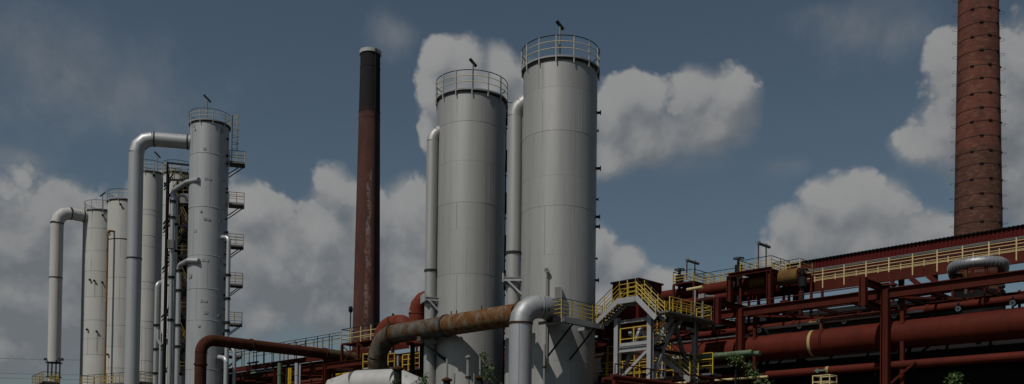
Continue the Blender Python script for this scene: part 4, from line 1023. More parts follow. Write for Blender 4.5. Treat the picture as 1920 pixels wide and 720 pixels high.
# ------------------------------------------------------------------ corrugated conveyor gallery
VG = 60.2
zg1 = zv(1700, 461, VG); zg0 = zv(1700, 504, VG)
s0, s1 = sv(1990, VG, 420), sv(1472, VG, 500)
gal = Thing('conveyor_gallery', 'dark red corrugated gallery behind the yellow walkway railing', 'gallery', UV(s0, VG, 0))
nsheet = 14; L = (s1 - s0) / nsheet
def corr(sA, sB, v, z0, z1, pitch=.25, dep=.05):
    mb = MB(); k = int(round((sB - sA) / pitch)); vs = []; 
    prof = []
    for i in range(k):
        x = sA + i * (sB - sA) / k; p_ = (sB - sA) / k
        prof += [(x, v), (x + p_ * .40, v), (x + p_ * .5, v - dep), (x + p_ * .9, v - dep)]
    prof.append((sB, v))
    for (x, vv) in prof: vs += [UV(x, vv, z0), UV(x, vv, z1)]
    mb.add(vs, [(2 * i, 2 * i + 2, 2 * i + 3, 2 * i + 1) for i in range(len(prof) - 1)])
    return mb
for i in range(nsheet):
    gal.part('wall_sheet', corr(s0 + i * L, s0 + (i + 1) * L, VG, zg0, zg1), 'sheet')
gal.part('rear_wall', MB().bar(UV(s0, VG + 2.6, (zg0 + zg1) / 2), UV(s1, VG + 2.6, (zg0 + zg1) / 2), .06, zg1 - zg0), 'sheet')
rfm = gal.part('roof', MB().obox(UV((s0 + s1) / 2, VG + 1.3, zg1 + .06), AX * ((s1 - s0) / 2), VX * 1.45, ZX * .035), 'black')
rib = MB()
for i in range(int((s1 - s0) / .25)):
    rib.obox(UV(s0 + i * .25, VG - .12, zg1 + .09), AX * .05, VX * .06, ZX * .022)
gal.part('roof_edge_ribs', rib, 'black', rfm, kind='stuff')
gal.part('end_wall', MB().bar(UV(s1, VG + .03, (zg0 + zg1) / 2), UV(s1, VG + 2.57, (zg0 + zg1) / 2), .06, zg1 - zg0 - .02), 'sheet')
gal.part('floor', MB().obox(UV((s0 + s1) / 2, VG + 1.3, zg0 - .06), AX * ((s1 - s0) / 2), VX * 1.3, ZX * .06), 'black')
for px in (1930, 1690, 1500):
    q = sv(px, VG + 2.2, 560)
    gal.part('trestle_leg', MB().ibeam(UV(q, VG + 2.2, 0), UV(q, VG + 2.2, zg0 - .1), .3, .3, .04, up=AX), 'red')
gal.part('eave_line', MB().bar(UV(s0, VG - .09, zv(1700, 480, VG)), UV(s1, VG - .09, zv(1700, 480, VG)), .05, .09), 'grate')

# ------------------------------------------------------------------ brick works building behind the rack
VBd = 68.0
sb0, sb1 = sv(1700, VBd, 600), 118.0
zbt = zv(1600, 584, VBd)
pw = UV((sb0 + sb1) / 2, VBd, 0)
M['works_brick'] = brick_mat('works_brick', (0.035, 0.025, 0.022), (0.028, 0.021, 0.019), (0.032, 0.027, 0.025), pw.x - 200, pw.y - 200, bw=.3, bh=.09)  # dark brick toned further down to stand in for shade behind the rack
bld = Thing('works_building', 'dark brick works building glimpsed behind the pipe rack', 'building', pw)
bld.part('wall', MB().obox(UV((sb0 + sb1) / 2, VBd + 6, zbt / 2), AX * ((sb1 - sb0) / 2), VX * 6, ZX * (zbt / 2)), 'works_brick')
rf_ = MB(); e0_, e1_ = sb0 - .5, sb1 + .5
rf_.add([UV(e0_, VBd - .5, zbt), UV(e1_, VBd - .5, zbt), UV(e1_, VBd + 6, zbt + 1.6), UV(e0_, VBd + 6, zbt + 1.6), UV(e1_, VBd + 12.5, zbt), UV(e0_, VBd + 12.5, zbt)],
        [(0, 1, 2, 3), (3, 2, 4, 5), (0, 3, 5), (1, 4, 2), (0, 5, 4, 1)])
bld.part('roof', rf_, 'black')
for j in range(22):
    q = sb0 + 3.0 + j * 3.6
    if q > sb1 - 2: break
    fr = bld.part('window', MB().obox(UV(q, VBd - .05, zbt - 2.6), AX * .9, VX * .07, ZX * 1.1), 'dark')
    for a_ in range(3):
        bld.part('pane', MB().obox(UV(q - .58 + .58 * a_, VBd - .13, zbt - 2.6), AX * .25, VX * .015, ZX * 1.0), 'glass', fr)

zs = zv(500, 693, 60.0); qa, qb = sv(722, 60.0, 690), 120.0
shed = Thing('coal_shed', 'black sheet metal shed behind the left stretch of rack', 'shed', UV((qa + qb) / 2, 60, 0))
ns = 16
for i in range(ns):
    a0_, a1_ = qa + (qb - qa) * i / ns, qa + (qb - qa) * (i + 1) / ns
    shed.part('wall_sheet', MB().bar(UV(a0_ + .02, 60.0 + .02 * (i % 2), zs / 2), UV(a1_ - .02, 60.0 + .02 * (i % 2), zs / 2), .08, zs), 'black')
shed.part('roof', MB().obox(UV((qa + qb) / 2, 63.0, zs + .06), AX * ((qb - qa) / 2), VX * 3.1, ZX * .06), 'black')
shed.part('end_wall', MB().bar(UV(qa, 60.1, zs / 2), UV(qa, 66, zs / 2), .08, zs - .02), 'black')
shed.part('rear_wall', MB().bar(UV(qa + .1, 66, zs / 2), UV(qb, 66, zs / 2), .08, zs - .02), 'black')

# red penthouse on the rack
vp = 52.0; qn = sv(1197, vp, 530); qf = sv(1149, vp, 530); vq = V(ats(1240, 532, qn)); zpt = zv(1197, 524, vp); zpb = zv(1197, 600, vp)
ph_ = Thing('rooftop_cabin', 'dark red sheet metal cabin behind the stair bridge', 'cabin', UV((qn + qf) / 2, (vp + vq) / 2, zpb))
nw = 6
for i in range(nw):
    a0_, a1_ = qn + (qf - qn) * i / nw, qn + (qf - qn) * (i + 1) / nw
    ph_.part('wall_sheet', MB().bar(UV(a0_ + .01, vp, (zpb + zpt) / 2), UV(a1_ - .01, vp, (zpb + zpt) / 2), .06, zpt - zpb), 'sheet')
    b0_, b1_ = vp + (vq - vp) * i / nw, vp + (vq - vp) * (i + 1) / nw
    ph_.part('wall_sheet', MB().bar(UV(qn, b0_ + .04, (zpb + zpt) / 2), UV(qn, b1_ + .02, (zpb + zpt) / 2), .05, zpt - zpb), 'sheet')
ph_.part('roof', MB().obox(UV((qn + qf) / 2, (vp + vq) / 2, zpt + .05), AX * (abs(qf - qn) / 2 + .12), VX * ((vq - vp) / 2 + .12), ZX * .06), 'sheet')
ph_.part('base_frame', MB().obox(UV((qn + qf) / 2, (vp + vq) / 2, zpb - .1), AX * (abs(qf - qn) / 2), VX * ((vq - vp) / 2), ZX * .1), 'red')
for q in (qn, qf):
    for v_ in (vp + .1, vq - .1): ph_.part('leg', MB().bar(UV(q, v_, 0), UV(q, v_, zpb), .2, .2), 'red')
# red side walls and pipe right of cabin
rb1 = zv(1270, 535, 56.0)
rack.part('cladding_panel', MB().bar(UV(sv(1360, 57.2, 540), 57.2, rb1 - 1.2), UV(sv(1240, 57.2, 540), 57.2, rb1 - 1.2), .06, 2.4), 'sheet')
# ------------------------------------------------------------------ rusty cross pipe and elbow duct at the silos
vp_ = 41.8; q0 = atv(975, 600, vp_); zp_ = zv(955, 592, vp_); rp = .71
sR, sL = S(q0), sv(738, vp_, 640)
rp_t = Thing('cross_pipe', 'thick rust streaked pipe crossing in front of the left wide silo', 'pipe', UV(sL, vp_, 0))
sF = sv(838, vp_, 610)
sm = .14
rp_t.part('pipe_section', MB().tube([UV(sR + .12, vp_, zp_), UV(sF, vp_, zp_)], rp, 40), 'rust_pipe', smooth=30)
rp_t.part('pipe_section', MB().tube([UV(sF, vp_, zp_), UV(sL, vp_, zp_)], rp * .97, 40), 'rust_elbow', smooth=30)
rp_t.part('flange', MB().tube([UV(sF - .07, vp_, zp_), UV(sF + .07, vp_, zp_)], rp * 1.09, 40), 'seam_dark', smooth=30)
rp_t.part('flange', MB().tube([UV(sL - .07, vp_, zp_), UV(sL + .07, vp_, zp_)], rp * 1.09, 40), 'seam_dark', smooth=30)
# left elbow: turns down, then away
eb = UV(sL, vp_, zp_); R_ = 2.0
arc = []
for j in range(6):
    t = radians(78) * j / 5; arc.append(eb + AX * R_ * sin(t) - ZX * R_ * (1 - cos(t)))
rp_t.part('elbow', MB().tube(arc, rp * 1.02, 40), 'rust_elbow', smooth=14)
dd = (arc[-1] - arc[-2]).normalized(); cur = arc[-1]
arc2 = [cur]
tgt = (VX * .95 - AX * .25 - ZX * .15).normalized()
for j in range(1, 5):
    f_ = j / 4; dj = (dd * (1 - f_) + tgt * f_).normalized(); arc2.append(arc2[-1] + dj * .75)
rp_t.part('elbow', MB().tube(arc2, rp * 1.03, 40), 'rust_elbow', smooth=14)
rp_t.part('end_flange', MB().tube([arc2[-1] - tgt * .1, arc2[-1] + tgt * .08], rp * 1.15, 40), 'rust', smooth=30)
rp_t.part('tail_section', MB().tube([arc2[-1], arc2[-1] + tgt * 5], rp * .98, 32), 'rust', smooth=30)
for k, px in enumerate((816, 848, 858, 905)):
    q = sv(px, vp_, 600); rp_t.part('stud', MB().bar(UV(q, vp_ - .1, zp_ + rp * .95), UV(q, vp_ - .1, zp_ + rp + .22), .05, .05), 'dark')
# bracket carrying it from the left silo
for px_ in (795,):
    qb_ = sv(px_ , vp_, 625)
    bs0 = UV(qb_, vp_ - .3, zp_ - rp - .12); bs1 = UV(qb_ - .6, vp_ + 3.2, zp_ - rp - .12)
    rp_t.part('bracket_beam', MB().ibeam(bs0, bs1, .22, .26, .03), 'steel')
    rp_t.part('bracket_strut', MB().bar(bs0 - ZX * .15 + VX * .15, UV(qb_ - 1.9, vp_ + 1.6, zp_ - rp - 2.1), .14, .20), 'dark')
    rp_t.part('bracket_cap', MB().obox(bs0 + ZX * .12, AX * .18, VX * .18, ZX * .16), 'rust_elbow')
rp_t.part('tee_stub', MB().tube([UV(sR + .1, vp_, zp_), Vector((atv(976, 640, 40.0).x, atv(976, 640, 40.0).y, zp_))], rp * .6, 32), 'rust_pipe', smooth=30)
qd = atv(976, 640, 40.0); qx = Vector((qd.x, qd.y, 0))
ed = Thing('elbow_duct', 'thick shiny grey duct rising and bending into the right wide silo', 'duct', qx)
zt_ = zv(985, 571, 40.0)
dirA = (VX * .80 - AX * .62).normalized()
dirA = Vector((.92, .38, 0)).normalized()
k1 = qx + dirA * 1.75
dirB = (Vector((c2[0] + .2, c2[1], 0)) - k1).normalized()
zfl = zv(975, 607, 40.0)
pipe(ed, [qx, qx + ZX * zt_, k1 + ZX * zt_, k1 + dirB * 3.4 + ZX * zt_], .70, 'galv', R=[1.15, .85], nseg=4, n=44, elbow_mat='galv_rusty', smooth=20, fmat='rust', fl=1.06, ft=.05,
     flanges=[(qx + ZX * zfl, ZX)])
ed.part('seam_bar', MB().bar(qx + Vector((-.1, -.70, .5)), qx + Vector((-.1, -.70, zfl)), .03, .02), 'seam')
# ------------------------------------------------------------------ platform, stair bridge and steel tower right of the silo
sP0, sP1 = 37.55, 38.75
sP0 = S(ats(1090, 600, 37.6)); 
vA, vB_ = V(ats(1052, 600, 37.6)), V(ats(1131, 600, 37.6)); zP = ats(1100, 602, 37.6).z
br = Thing('stair_bridge', 'grey steel stair bridge with yellow railings leading off the right wide silo', 'stairs', UV(37.6, vB_, zP))
br.part('silo_deck', MB().obox(UV(38.2, (vA + vB_) / 2, zP - .05), AX * .62, VX * ((vB_ - vA) / 2), ZX * .05), 'grate')
br.part('edge_channel', MB().bar(UV(37.56, vA, zP - .16), UV(37.56, vB_, zP - .16), .08, .36), 'steel')
br.part('edge_channel', MB().bar(UV(37.6, vA + .02, zP - .12), UV(38.8, vA + .02, zP - .12), .08, .26), 'dark')
railing(br, [UV(38.6, vA, zP), UV(37.58, vA, zP), UV(37.58, vB_ - .1, zP)], 1.1, 1.0, mids=(.2, .42, .64, .84), r=.023)
for v_ in (vA + 1.0, vB_ - .9):
    br.part('knee_brace', MB().bar(UV(37.7, v_ + .3, zP - .2), UV(39.4, v_ - .2, zP - 2.2), .09, .09), 'dark')
for v_ in (vA + .2, vB_ - .3): br.part('bearer', MB().bar(UV(37.5, v_, zP - .2), UV(39.6, v_, zP - .2), .14, .18), 'steel')
VFt = vB_ - .45; wS = .45
zLd = zv(1185, 561, VFt)
sS0, sS1, sS2, sS3 = 37.4, sv(1170, VFt, 562), sv(1200, VFt, 558), sv(1238, VFt, 595)
zDk = zv(1238, 598, VFt)
def flight(th, sa_, za_, sb2, zb2, v, w_, steps, mat='steel', rail=True, rmid=(.3, .55, .8), railmat='yellow', side=(-1, 1)):
    a_, b_ = UV(sa_, v, za_), UV(sb2, v, zb2)
    for o in (-1, 1):
        th.part('stringer', MB().bar(a_ + VX * o * w_, b_ + VX * o * w_, .07, .30), mat)
    for k in range(steps):
        q = a_.lerp(b_, (k + .5) / steps); th.part('tread', MB().obox(q + ZX * .06, AX * .13, VX * (w_ - .04), ZX * .02), 'grate')
    if rail:
        for o in side:
            railing(th, [a_ + VX * o * w_ + ZX * .1, b_ + VX * o * w_ + ZX * .1], 1.05, .8, mids=rmid, r=.023, top='dark', mid=railmat, post=railmat, below=.15)
flight(br, sS0, zP, sS1, zLd, VFt, wS, 9)
br.part('landing', MB().obox(UV((sS1 + sS2) / 2, VFt, zLd - .05), AX * (abs(sS2 - sS1) / 2), VX * wS, ZX * .05), 'grate')
for o in (-1, 1):
    br.part('edge_channel', MB().bar(UV(sS1, VFt + o * (wS + .04), zLd - .12), UV(sS2, VFt + o * (wS + .04), zLd - .12), .07, .34), 'steel')
    railing(br, [UV(sS1, VFt + o * wS, zLd), UV(sS2, VFt + o * wS, zLd)], 1.1, .6, mids=(.3, .55, .8), r=.023)
flight(br, sS2, zLd, sS3, zDk, VFt, wS, 8)

vT0 = 45.5; sT0 = sv(1219, vT0, 650); sT1 = sv(1157, vT0, 650); vT1 = V(ats(1303, 650, sT0))
zT1 = zv(1219, 590, vT0)
tw2 = Thing('steel_tower', 'pale galvanised steel frame tower carrying the zigzag yellow stairs', 'steel tower', UV(sT0, vT0, 0))
for (s_, v_, zz) in ((sT0, vT0, zT1), (sT1, vT0, zv(1157, 597, vT0)), (sT0, vT1, ats(1303, 603, sT0).z), (sT1, vT1, zT1 - .2)):
    tw2.part('column', MB().ibeam(UV(s_, v_, 0), UV(s_, v_, zz), .30, .30, .04, up=VX), 'steel')
zb1 = zv(1190, 601, vT0)
tw2.part('beam', MB().ibeam(UV(sT0 + .17, vT0, zb1), UV(sT1 - .17, vT0, zb1), .16, .2, .025), 'steel')
zb2 = zv(1190, 654, vT0)
tw2.part('beam', MB().ibeam(UV(sT0 + .17, vT0, zb2), UV(sT1 - .17, vT0, zb2), .2, .3, .03), 'steel')
tw2.part('beam', MB().ibeam(UV(sT0 + .17, vT1, zb2), UV(sT1 - .17, vT1, zb2), .2, .3, .03), 'steel')
tw2.part('beam', MB().ibeam(UV(sT0, vT0 + .17, zT1 - .12), UV(sT0, vT1 + .6, zT1 - .12), .18, .28, .03), 'dark')
tw2.part('beam', MB().ibeam(UV(sT0, vT0 + .17, zb2 - .1), UV(sT0, vT1 - .17, zb2 - .1), .14, .18, .03), 'dark')
tw2.part('beam', MB().ibeam(UV(sT1, vT0 + .17, zb2), UV(sT1, vT1 - .17, zb2), .14, .18, .03), 'steel')
vm = (vT0 + vT1) / 2; zbot = zv(1228, 705, vT0)
tw2.part('diagonal', MB().bar(UV(sT0, vm, zT1 - .25), UV(sT0, vT0 + .25, zbot), .22, .22), 'steel')
tw2.part('diagonal', MB().bar(UV(sT0, vm + .1, zT1 - .25), UV(sT0, vT1 - .2, zbot - .2), .22, .22), 'grate')
sm_ = (sT0 + sT1) / 2
tw2.part('diagonal', MB().bar(UV(sT0 + .2, vT0, zb2 - .2), UV(sT1 - .3, vT0, zbot), .14, .18), 'steel')
tw2.part('diagonal', MB().bar(UV(sT1, vm, zT1 - .3), UV(sT1, vT0 + .3, zbot - .1), .2, .2), 'steel')
tw2.part('diagonal', MB().bar(UV(sT1, vm, zT1 - .3), UV(sT1, vT1 - .3, zbot), .2, .2), 'steel')
tw2.part('diagonal', MB().bar(UV(sT0, vT1 - .2, zT1 - .6), UV(sT0, vT0 + .3, zb2 + .0), .10, .14), 'dark')
# top deck, mid deck with rails
tw2.part('top_deck', MB().obox(UV((sT0 + sS3) / 2 - .1, vm + .5, zT1 + .06), AX * (.75), VX * ((vT1 - vT0) / 2 + .5), ZX * .05), 'grate')
railing(tw2, [UV(sT0 - .55, vT0 + 1.2, zT1 + .1), UV(sT0 - .55, vT1 + 1.0, zT1 + .1), UV(sT0 + .55, vT1 + 1.0, zT1 + .1)], 1.1, 1.05, mids=(.2, .5, .8), r=.026, top='yellow')
railing(tw2, [UV(sT0 + .6, vT0 + 1.4, zT1 + .1), UV(sT0 + .6, vT1 + 1.0, zT1 + .1)], 1.1, 1.2, mids=(.35, .7), r=.026, top='yellow')
tw2.part('mid_deck', MB().obox(UV((sT0 + sT1) / 2, vT0 + .7, zb2 + .2), AX * (abs(sT1 - sT0) / 2 - .2), VX * .62, ZX * .04), 'grate')
tw2.part('toe_board', MB().bar(UV(sT0 + .18, vT0 + .02, zb2 + .33), UV(sT1 - .18, vT0 + .02, zb2 + .33), .04, .2), 'steel')
railing(tw2, [UV(sT0 + .25, vT0 + .08, zb2 + .24), UV(sT1 - .2, vT0 + .08, zb2 + .24)], 1.1, .9, mids=(.4,), r=.036, top='yellow')
railing(tw2, [UV(sT1 - .2, vT0 + 1.25, zb2 + .24), UV(sT0 + .2, vT0 + 1.25, zb2 + .24)], 1.1, .9, mids=(.5,), r=.023, top='dark')
# zigzag flights inside the tower
flight(tw2, sT1 - 1.2, zb2 + .2, sT0 - .4, zT1, vT0 + 2.2, .45, 9, rmid=(.3, .6), side=(-1, 1))
zl3 = zv(1240, 716, vT0 + 2)
flight(tw2, sT0 + 1.6, zb2 + .2, sT0 - 1.2, zl3, vT0 + 2.9, .45, 9, rmid=(.3, .6), side=(-1, 1))
# lower yellow railings around the tower foot
low = Thing('low_gantry', 'low gantry with yellow railings behind the tower feet', 'gantry', UV(sT0, vT1, 0))
zlg = zv(1150, 713, 49.5)
low.part('deck', MB().obox(UV((sv(1110, 49.5) + sv(1335, 49.5)) / 2, 50.0, zlg - .1), AX * (abs(sv(1110, 49.5) - sv(1335, 49.5)) / 2), VX * .6, ZX * .06), 'grate')
railing(low, [UV(sv(1108, 49.4), 49.4, zlg), UV(sv(1337, 49.4), 49.4, zlg)], 1.2, 1.5, mids=(.35, .68), r=.03, top='yellow')
railing(low, [UV(sv(1140, 50.5), 50.5, zlg), UV(sv(1332, 50.5), 50.5, zlg)], 1.2, 1.3, mids=(.4, .7), r=.035, top='yellow')
railing(low, [UV(sv(1140, 50.5), 50.5, zlg + 1.5), UV(sv(1190, 50.5), 50.5, zlg + 1.5)], 1.0, 1.3, mids=(.5,), r=.03, top='yellow', below=1.5)
for px in (1120, 1200, 1290, 1330):
    low.part('leg', MB().bar(UV(sv(px, 49.6), 49.9, 0), UV(sv(px, 49.6), 49.9, zlg - .12), .2, .2), 'red')

# red lattice pipe bridge in front of the tower
sL_ = 31.9; vb0, vb1 = V(ats(1153, 706, sL_)), V(ats(1460, 722, sL_)); zbr = ats(1153, 707, sL_).z
lat = Thing('lattice_bridge', 'small red lattice pipe bridge at the foot of the pale tower', 'pipe bridge', UV(sL_, vb0, 0))
lat.part('bottom_pipe', MB().tube([UV(sL_, vb0 - .3, zbr), UV(sL_, vb1, zbr)], .15, 14), 'red', smooth=40)
lat.part('bottom_pipe', MB().tube([UV(sL_ + .9, vb0 + .1, zbr - .1), UV(sL_ + .9, vb1, zbr - .1)], .12, 14), 'red', smooth=40)
lat.part('top_chord', MB().tube([UV(sL_, vb0, zbr + .72), UV(sL_, vb1, zbr + .72)], .035, 8), 'red', smooth=40)
nb = 22
for i in range(nb + 1):
    v_ = vb0 + (vb1 - vb0) * i / nb
    lat.part('lattice_upright', MB().bar(UV(sL_, v_, zbr + .1), UV(sL_, v_, zbr + .72), .045, .045), 'red')
    if i < nb and i % 3 == 0:
        v2 = vb0 + (vb1 - vb0) * (i + 1.4) / nb
        lat.part('lattice_diagonal', MB().bar(UV(sL_, v_, zbr + .1), UV(sL_, v2, zbr + .70), .06, .04), 'red')
for v_ in (vb0 + .5, vb0 + 6, vb1 - .5): lat.part('leg', MB().bar(UV(sL_ + .4, v_, 0), UV(sL_ + .4, v_, zbr - .1), .22, .22), 'red')
lat.part('end_tie', MB().bar(UV(sL_, vb0, zbr - .02), UV(sL_ + .9, vb0 + .05, zbr - .02), .12, .12), 'red')

# ------------------------------------------------------------------ red ducts and platform left of the left silo
Yd = 69.0
a = at(783, 580, Yd); zt_ = at(790, 562, Yd).z
rd = Thing('red_duct', 'upright red duct with peeling paint bending into the slim downcomer', 'duct', G(a))
dz = at(812, 560, 67.0)
zlow = at(783, 645, Yd).z
rd.part('support_column', MB().bar(G(a) + Vector((-.35, .2, 0)), G(a, zlow) + Vector((-.35, .2, 0)), .25, .25), 'black')
rd.part('support_column', MB().bar(G(a) + Vector((.35, .2, 0)), G(a, zlow) + Vector((.35, .2, 0)), .25, .25), 'black')
rd.part('foot_flange', MB().lathe(G(a, zlow - .05), [(.8, 0), (.8, .12)], 28), 'red_bright', smooth=40)
pipe(rd, [G(a, zlow), G(a, zt_), Vector((dz.x + .2, a.y - .8, zt_))], .64, 'red_bright', R=.95, nseg=3, n=32, smooth=18, fl=1.05, flanges=[(G(a, zt_ - 1.05), ZX)], fmat='red_bright')
rd.part('side_rail', MB().bar(at(800, 603, Yd), at(816, 600, Yd), .06, .06), 'dark')
a = at(716, 660, 76); zt_ = at(730, 611, 76).z
rd2 = Thing('red_duct', 'bright red curved duct beside the base of the slender chimney', 'duct', G(a))
b_ = at(760, 615, 74.5)
zlow = at(716, 652, 76).z
rd2.part('support_column', MB().bar(G(a), G(a, zlow), .4, .4), 'black')
pipe(rd2, [G(a, zlow), G(a, zt_), Vector((b_.x, b_.y, zt_)), Vector((b_.x + .2, b_.y + .3, zt_ - 1.6))], .72, 'red_bright', R=[1.25, .6], nseg=7, n=32, smooth=40, fl=1.1, flanges=[(Vector((b_.x - .9, b_.y + .6, zt_)), b_ - a)], fmat='rust')
rd2.part('vent_stub', MB().tube([at(737, 600, 75.2), at(737, 588, 75.2)], .1, 8), 'dark')
# platform at the chimney foot
vpl = 52.6; zpl = zv(690, 636, vpl)
cp = Thing('foot_platform', 'red framed platform with yellow railing at the slender chimney foot', 'platform', UV(sv(690, vpl), vpl, 0))
pa, pb = sv(735, vpl, 640), sv(640, vpl, 640)
cp.part('deck', MB().obox(UV((pa + pb) / 2, vpl + 1.2, zpl - .08), AX * ((pb - pa) / 2), VX * 1.2, ZX * .08), 'red')
railing(cp, [UV(pb, vpl + 2.4, zpl), UV(pb, vpl, zpl), UV(pa, vpl, zpl)], 1.35, 1.5, mids=(.3, .62), r=.04, mid='cream', post='cream')
railing(cp, [UV(pb, vpl + 2.4, zpl), UV(pa, vpl + 2.4, zpl)], 1.35, 1.5, mids=(.3, .62), r=.04, mid='cream', post='cream')
for i in range(4):
    q = pa + (pb - pa) * i / 3
    cp.part('leg', MB().bar(UV(q, vpl + .1, zMB - .3), UV(q, vpl + .1, zpl - .14), .22, .22), 'red')
    if i < 3:
        q2 = pa + (pb - pa) * (i + 1) / 3
        cp.part('cross_brace', MB().bar(UV(q, vpl + .1, zMB + .1), UV(q2, vpl + .1, zpl - .2), .08, .08), 'red')
        cp.part('cross_brace', MB().bar(UV(q2, vpl + .16, zMB + .1), UV(q, vpl + .16, zpl - .2), .08, .08), 'red')
# left stretch of rack: handrail and clutter
zlr = zv(520, 668, 57.0)
railing(rack, [UV(sv(640, 57.0, 640), 57.0, zlr), UV(sv(440, 57.0, 690), 57.0, zlr)], 1.25, 1.7, mids=(.35, .68), r=.04, top='dark', mid='cream', post='grate', below=.8)
railing(rack, [UV(sv(640, 55.0, 640), 55.0, zlr - .2), UV(sv(440, 55.0, 690), 55.0, zlr - .2)], 1.2, 2.2, mids=(.5,), r=.03, top='dark', mid='dark', post='dark', below=.8)
gp = Thing('process_pipe', 'pale green mossy pipe on top of the far left rack', 'pipe', UV(sv(500, 53), 53, 0))
gp.part('pipe_section', MB().tube([UV(sv(530, 53.2, 680), 53.2, zMB + .26), UV(sv(472, 53.2, 690), 53.2, zMB + .26)], .26, 16), 'green', smooth=40)
vt = UV(sv(480, 55, 680), 55, zMB)
tl = Thing('vent_stand', 'dark T shaped vent frame on the far left rack', 'vent', vt)
for o in (0, 1.4): tl.part('post', MB().bar(vt + AX * o - ZX * .3, vt + AX * o + ZX * 2.0, .12, .12), 'dark')
tl.part('crossbar', MB().bar(vt - AX * .5 + ZX * 2.0, vt + AX * 1.9 + ZX * 2.0, .2, .16), 'dark')
for k, px in enumerate((497, 512)):
    vt = UV(sv(px, 54.5, 680), 54.5, zMB)
    tl = Thing('vent_bend', ['small dark gooseneck vent left of the green mossy pipe end', 'small dark gooseneck vent nearest the green mossy pipe end'][k], 'vent', vt, 'gooseneck vents')
    pipe(tl, [vt - ZX * .3, vt + ZX * 1.35, vt - AX * 1.6 + ZX * 1.3], .11, 'dark', R=.3, nseg=4, n=10)
# upright pipes in front of the left rack
for px, pyt, mat, r_, lb_ in ((525, 681, 'green', .24, 'green upright pipe in front of the far left rack'), (557, 681, 'galv', .22, 'pale upright pipe in front of the far left rack'), (563, 684, 'galv', .10, 'thin pale upright pipe close to the pale one'),
                             (538, 690, 'dark', .12, 'dark blue upright pipe between green and yellow uprights'), (542.5, 690, 'vivid', .13, 'left one of two bright yellow upright pipes'), (545.8, 690, 'vivid', .10, 'right one of two bright yellow upright pipes')):
    p = atv(px, pyt, 50.9); th = Thing('upright_pipe', lb_, 'pipe', G(p), 'uprights before the left rack')
    th.part('pipe_section', MB().tube([G(p), p], r_, 14), mat, smooth=40)
    th.part('collar', MB().lathe(p - ZX * 1.2, [(r_ * 1.2, 0), (r_ * 1.2, .15)], 14), mat, smooth=40)
# yellow barrier platform between white duct and red platform
vy = 49.6; zy = zv(700, 688, vy)
yp = Thing('service_platform', 'small grey platform with bright yellow barrier above the white duct', 'platform', UV(sv(700, vy), vy, 0))
ya, yb = sv(716, vy, 680), sv(681, vy, 680)
yp.part('deck', MB().obox(UV((ya + yb) / 2, vy + .7, zy - .06), AX * ((yb - ya) / 2), VX * .7, ZX * .07), 'steel')
railing(yp, [UV(yb, vy + 1.4, zy), UV(yb, vy, zy), UV(ya, vy, zy)], 1.25, .9, mids=(.45,), r=.04, top='yellow')
railing(yp, [UV(yb, vy + 1.4, zy), UV(ya, vy + 1.4, zy)], 1.25, .9, mids=(.45,), r=.04, top='yellow')
for q in (ya, yb): yp.part('leg', MB().bar(UV(q, vy + .7, 0), UV(q, vy + .7, zy - .1), .16, .16), 'steel')
# second yellow railed walkway behind the rusty elbow
zy2 = zv(775, 692, 50.0)
y2 = Thing('service_platform', 'dark gantry with yellow barrier between rusty elbow and slim downcomer', 'platform', UV(sv(775, 50), 50, 0))
ya, yb = sv(800, 50, 690), sv(755, 50, 690)
y2.part('deck', MB().obox(UV((ya + yb) / 2, 50.6, zy2 - .06), AX * ((yb - ya) / 2), VX * .6, ZX * .06), 'dark')
railing(y2, [UV(ya, 50, zy2), UV(yb, 50, zy2)], 1.3, .8, mids=(.35, .7), r=.045, top='yellow')
railing(y2, [UV(ya, 51.2, zy2 + 1.9), UV(yb, 51.2, zy2 + 1.9)], 1.2, .9, mids=(.35, .7), r=.03, top='yellow', below=1.9)
for q in (ya, yb): y2.part('leg', MB().bar(UV(q, 50.6, 0), UV(q, 50.6, zy2 - .1), .2, .2), 'red')

# clutter of small pipes inside the left rack
rpipe('thin pale pipe low in the left rack', 52.3, zMB - 3.1, sv(800, 52.3), sv(560, 52.3), .08, mat='cream', n=8, shoe=False)
rpipe('thin red pipe low in the left rack', 52.1, zMB - 2.2, sv(800, 52.1), sv(500, 52.1), .16, n=12, shoe=False)
rpipe('bright yellow pipe between beams of the left rack', 52.9, zMB - .95, sv(700, 52.9), sv(625, 52.9), .11, mat='vivid', n=10, shoe=False)
rpipe('wide red girder pipe in the left rack', 53.2, zMB - 1.75, sv(790, 53.2), sv(508, 53.2), .36, n=20, shoe=False)

# white mitred duct at the bottom
Yw = 52.0
p0, p1 = at(668, 722, Yw + 1.2), at(752, 720, Yw); zw = p1.z
wd = Thing('white_duct', 'fat white mitred duct arching at the bottom edge before the silos', 'duct', G(p0))
g0, g1 = at(640, 745, Yw + 1.6), at(786, 745, Yw - .5)
axw = (G(p1) - G(p0)).normalized(); L0 = 1.1
A0 = G(p0) - axw * 1.25; A1 = G(p1) + axw * 1.1
pipe(wd, [A0, A0 + ZX * zw, A1 + ZX * zw, A1], .86, 'white_duct', R=1.35, nseg=2, n=44, smooth=15)
wd2 = Thing('white_duct', 'second white duct shoulder peeking out left of the fat arched one', 'duct', A0 - Vector((1.2, -2, 0)))
B0 = G(at(622, 735, 55)); 
pipe(wd2, [B0, B0 + ZX * (zw + .2), B0 + ZX * (zw + .2) + Vector((2.6, 1.2, 0)), B0 + Vector((2.6, 1.2, 0))], .8, 'white_duct', R=1.2, nseg=2, n=36, smooth=15)
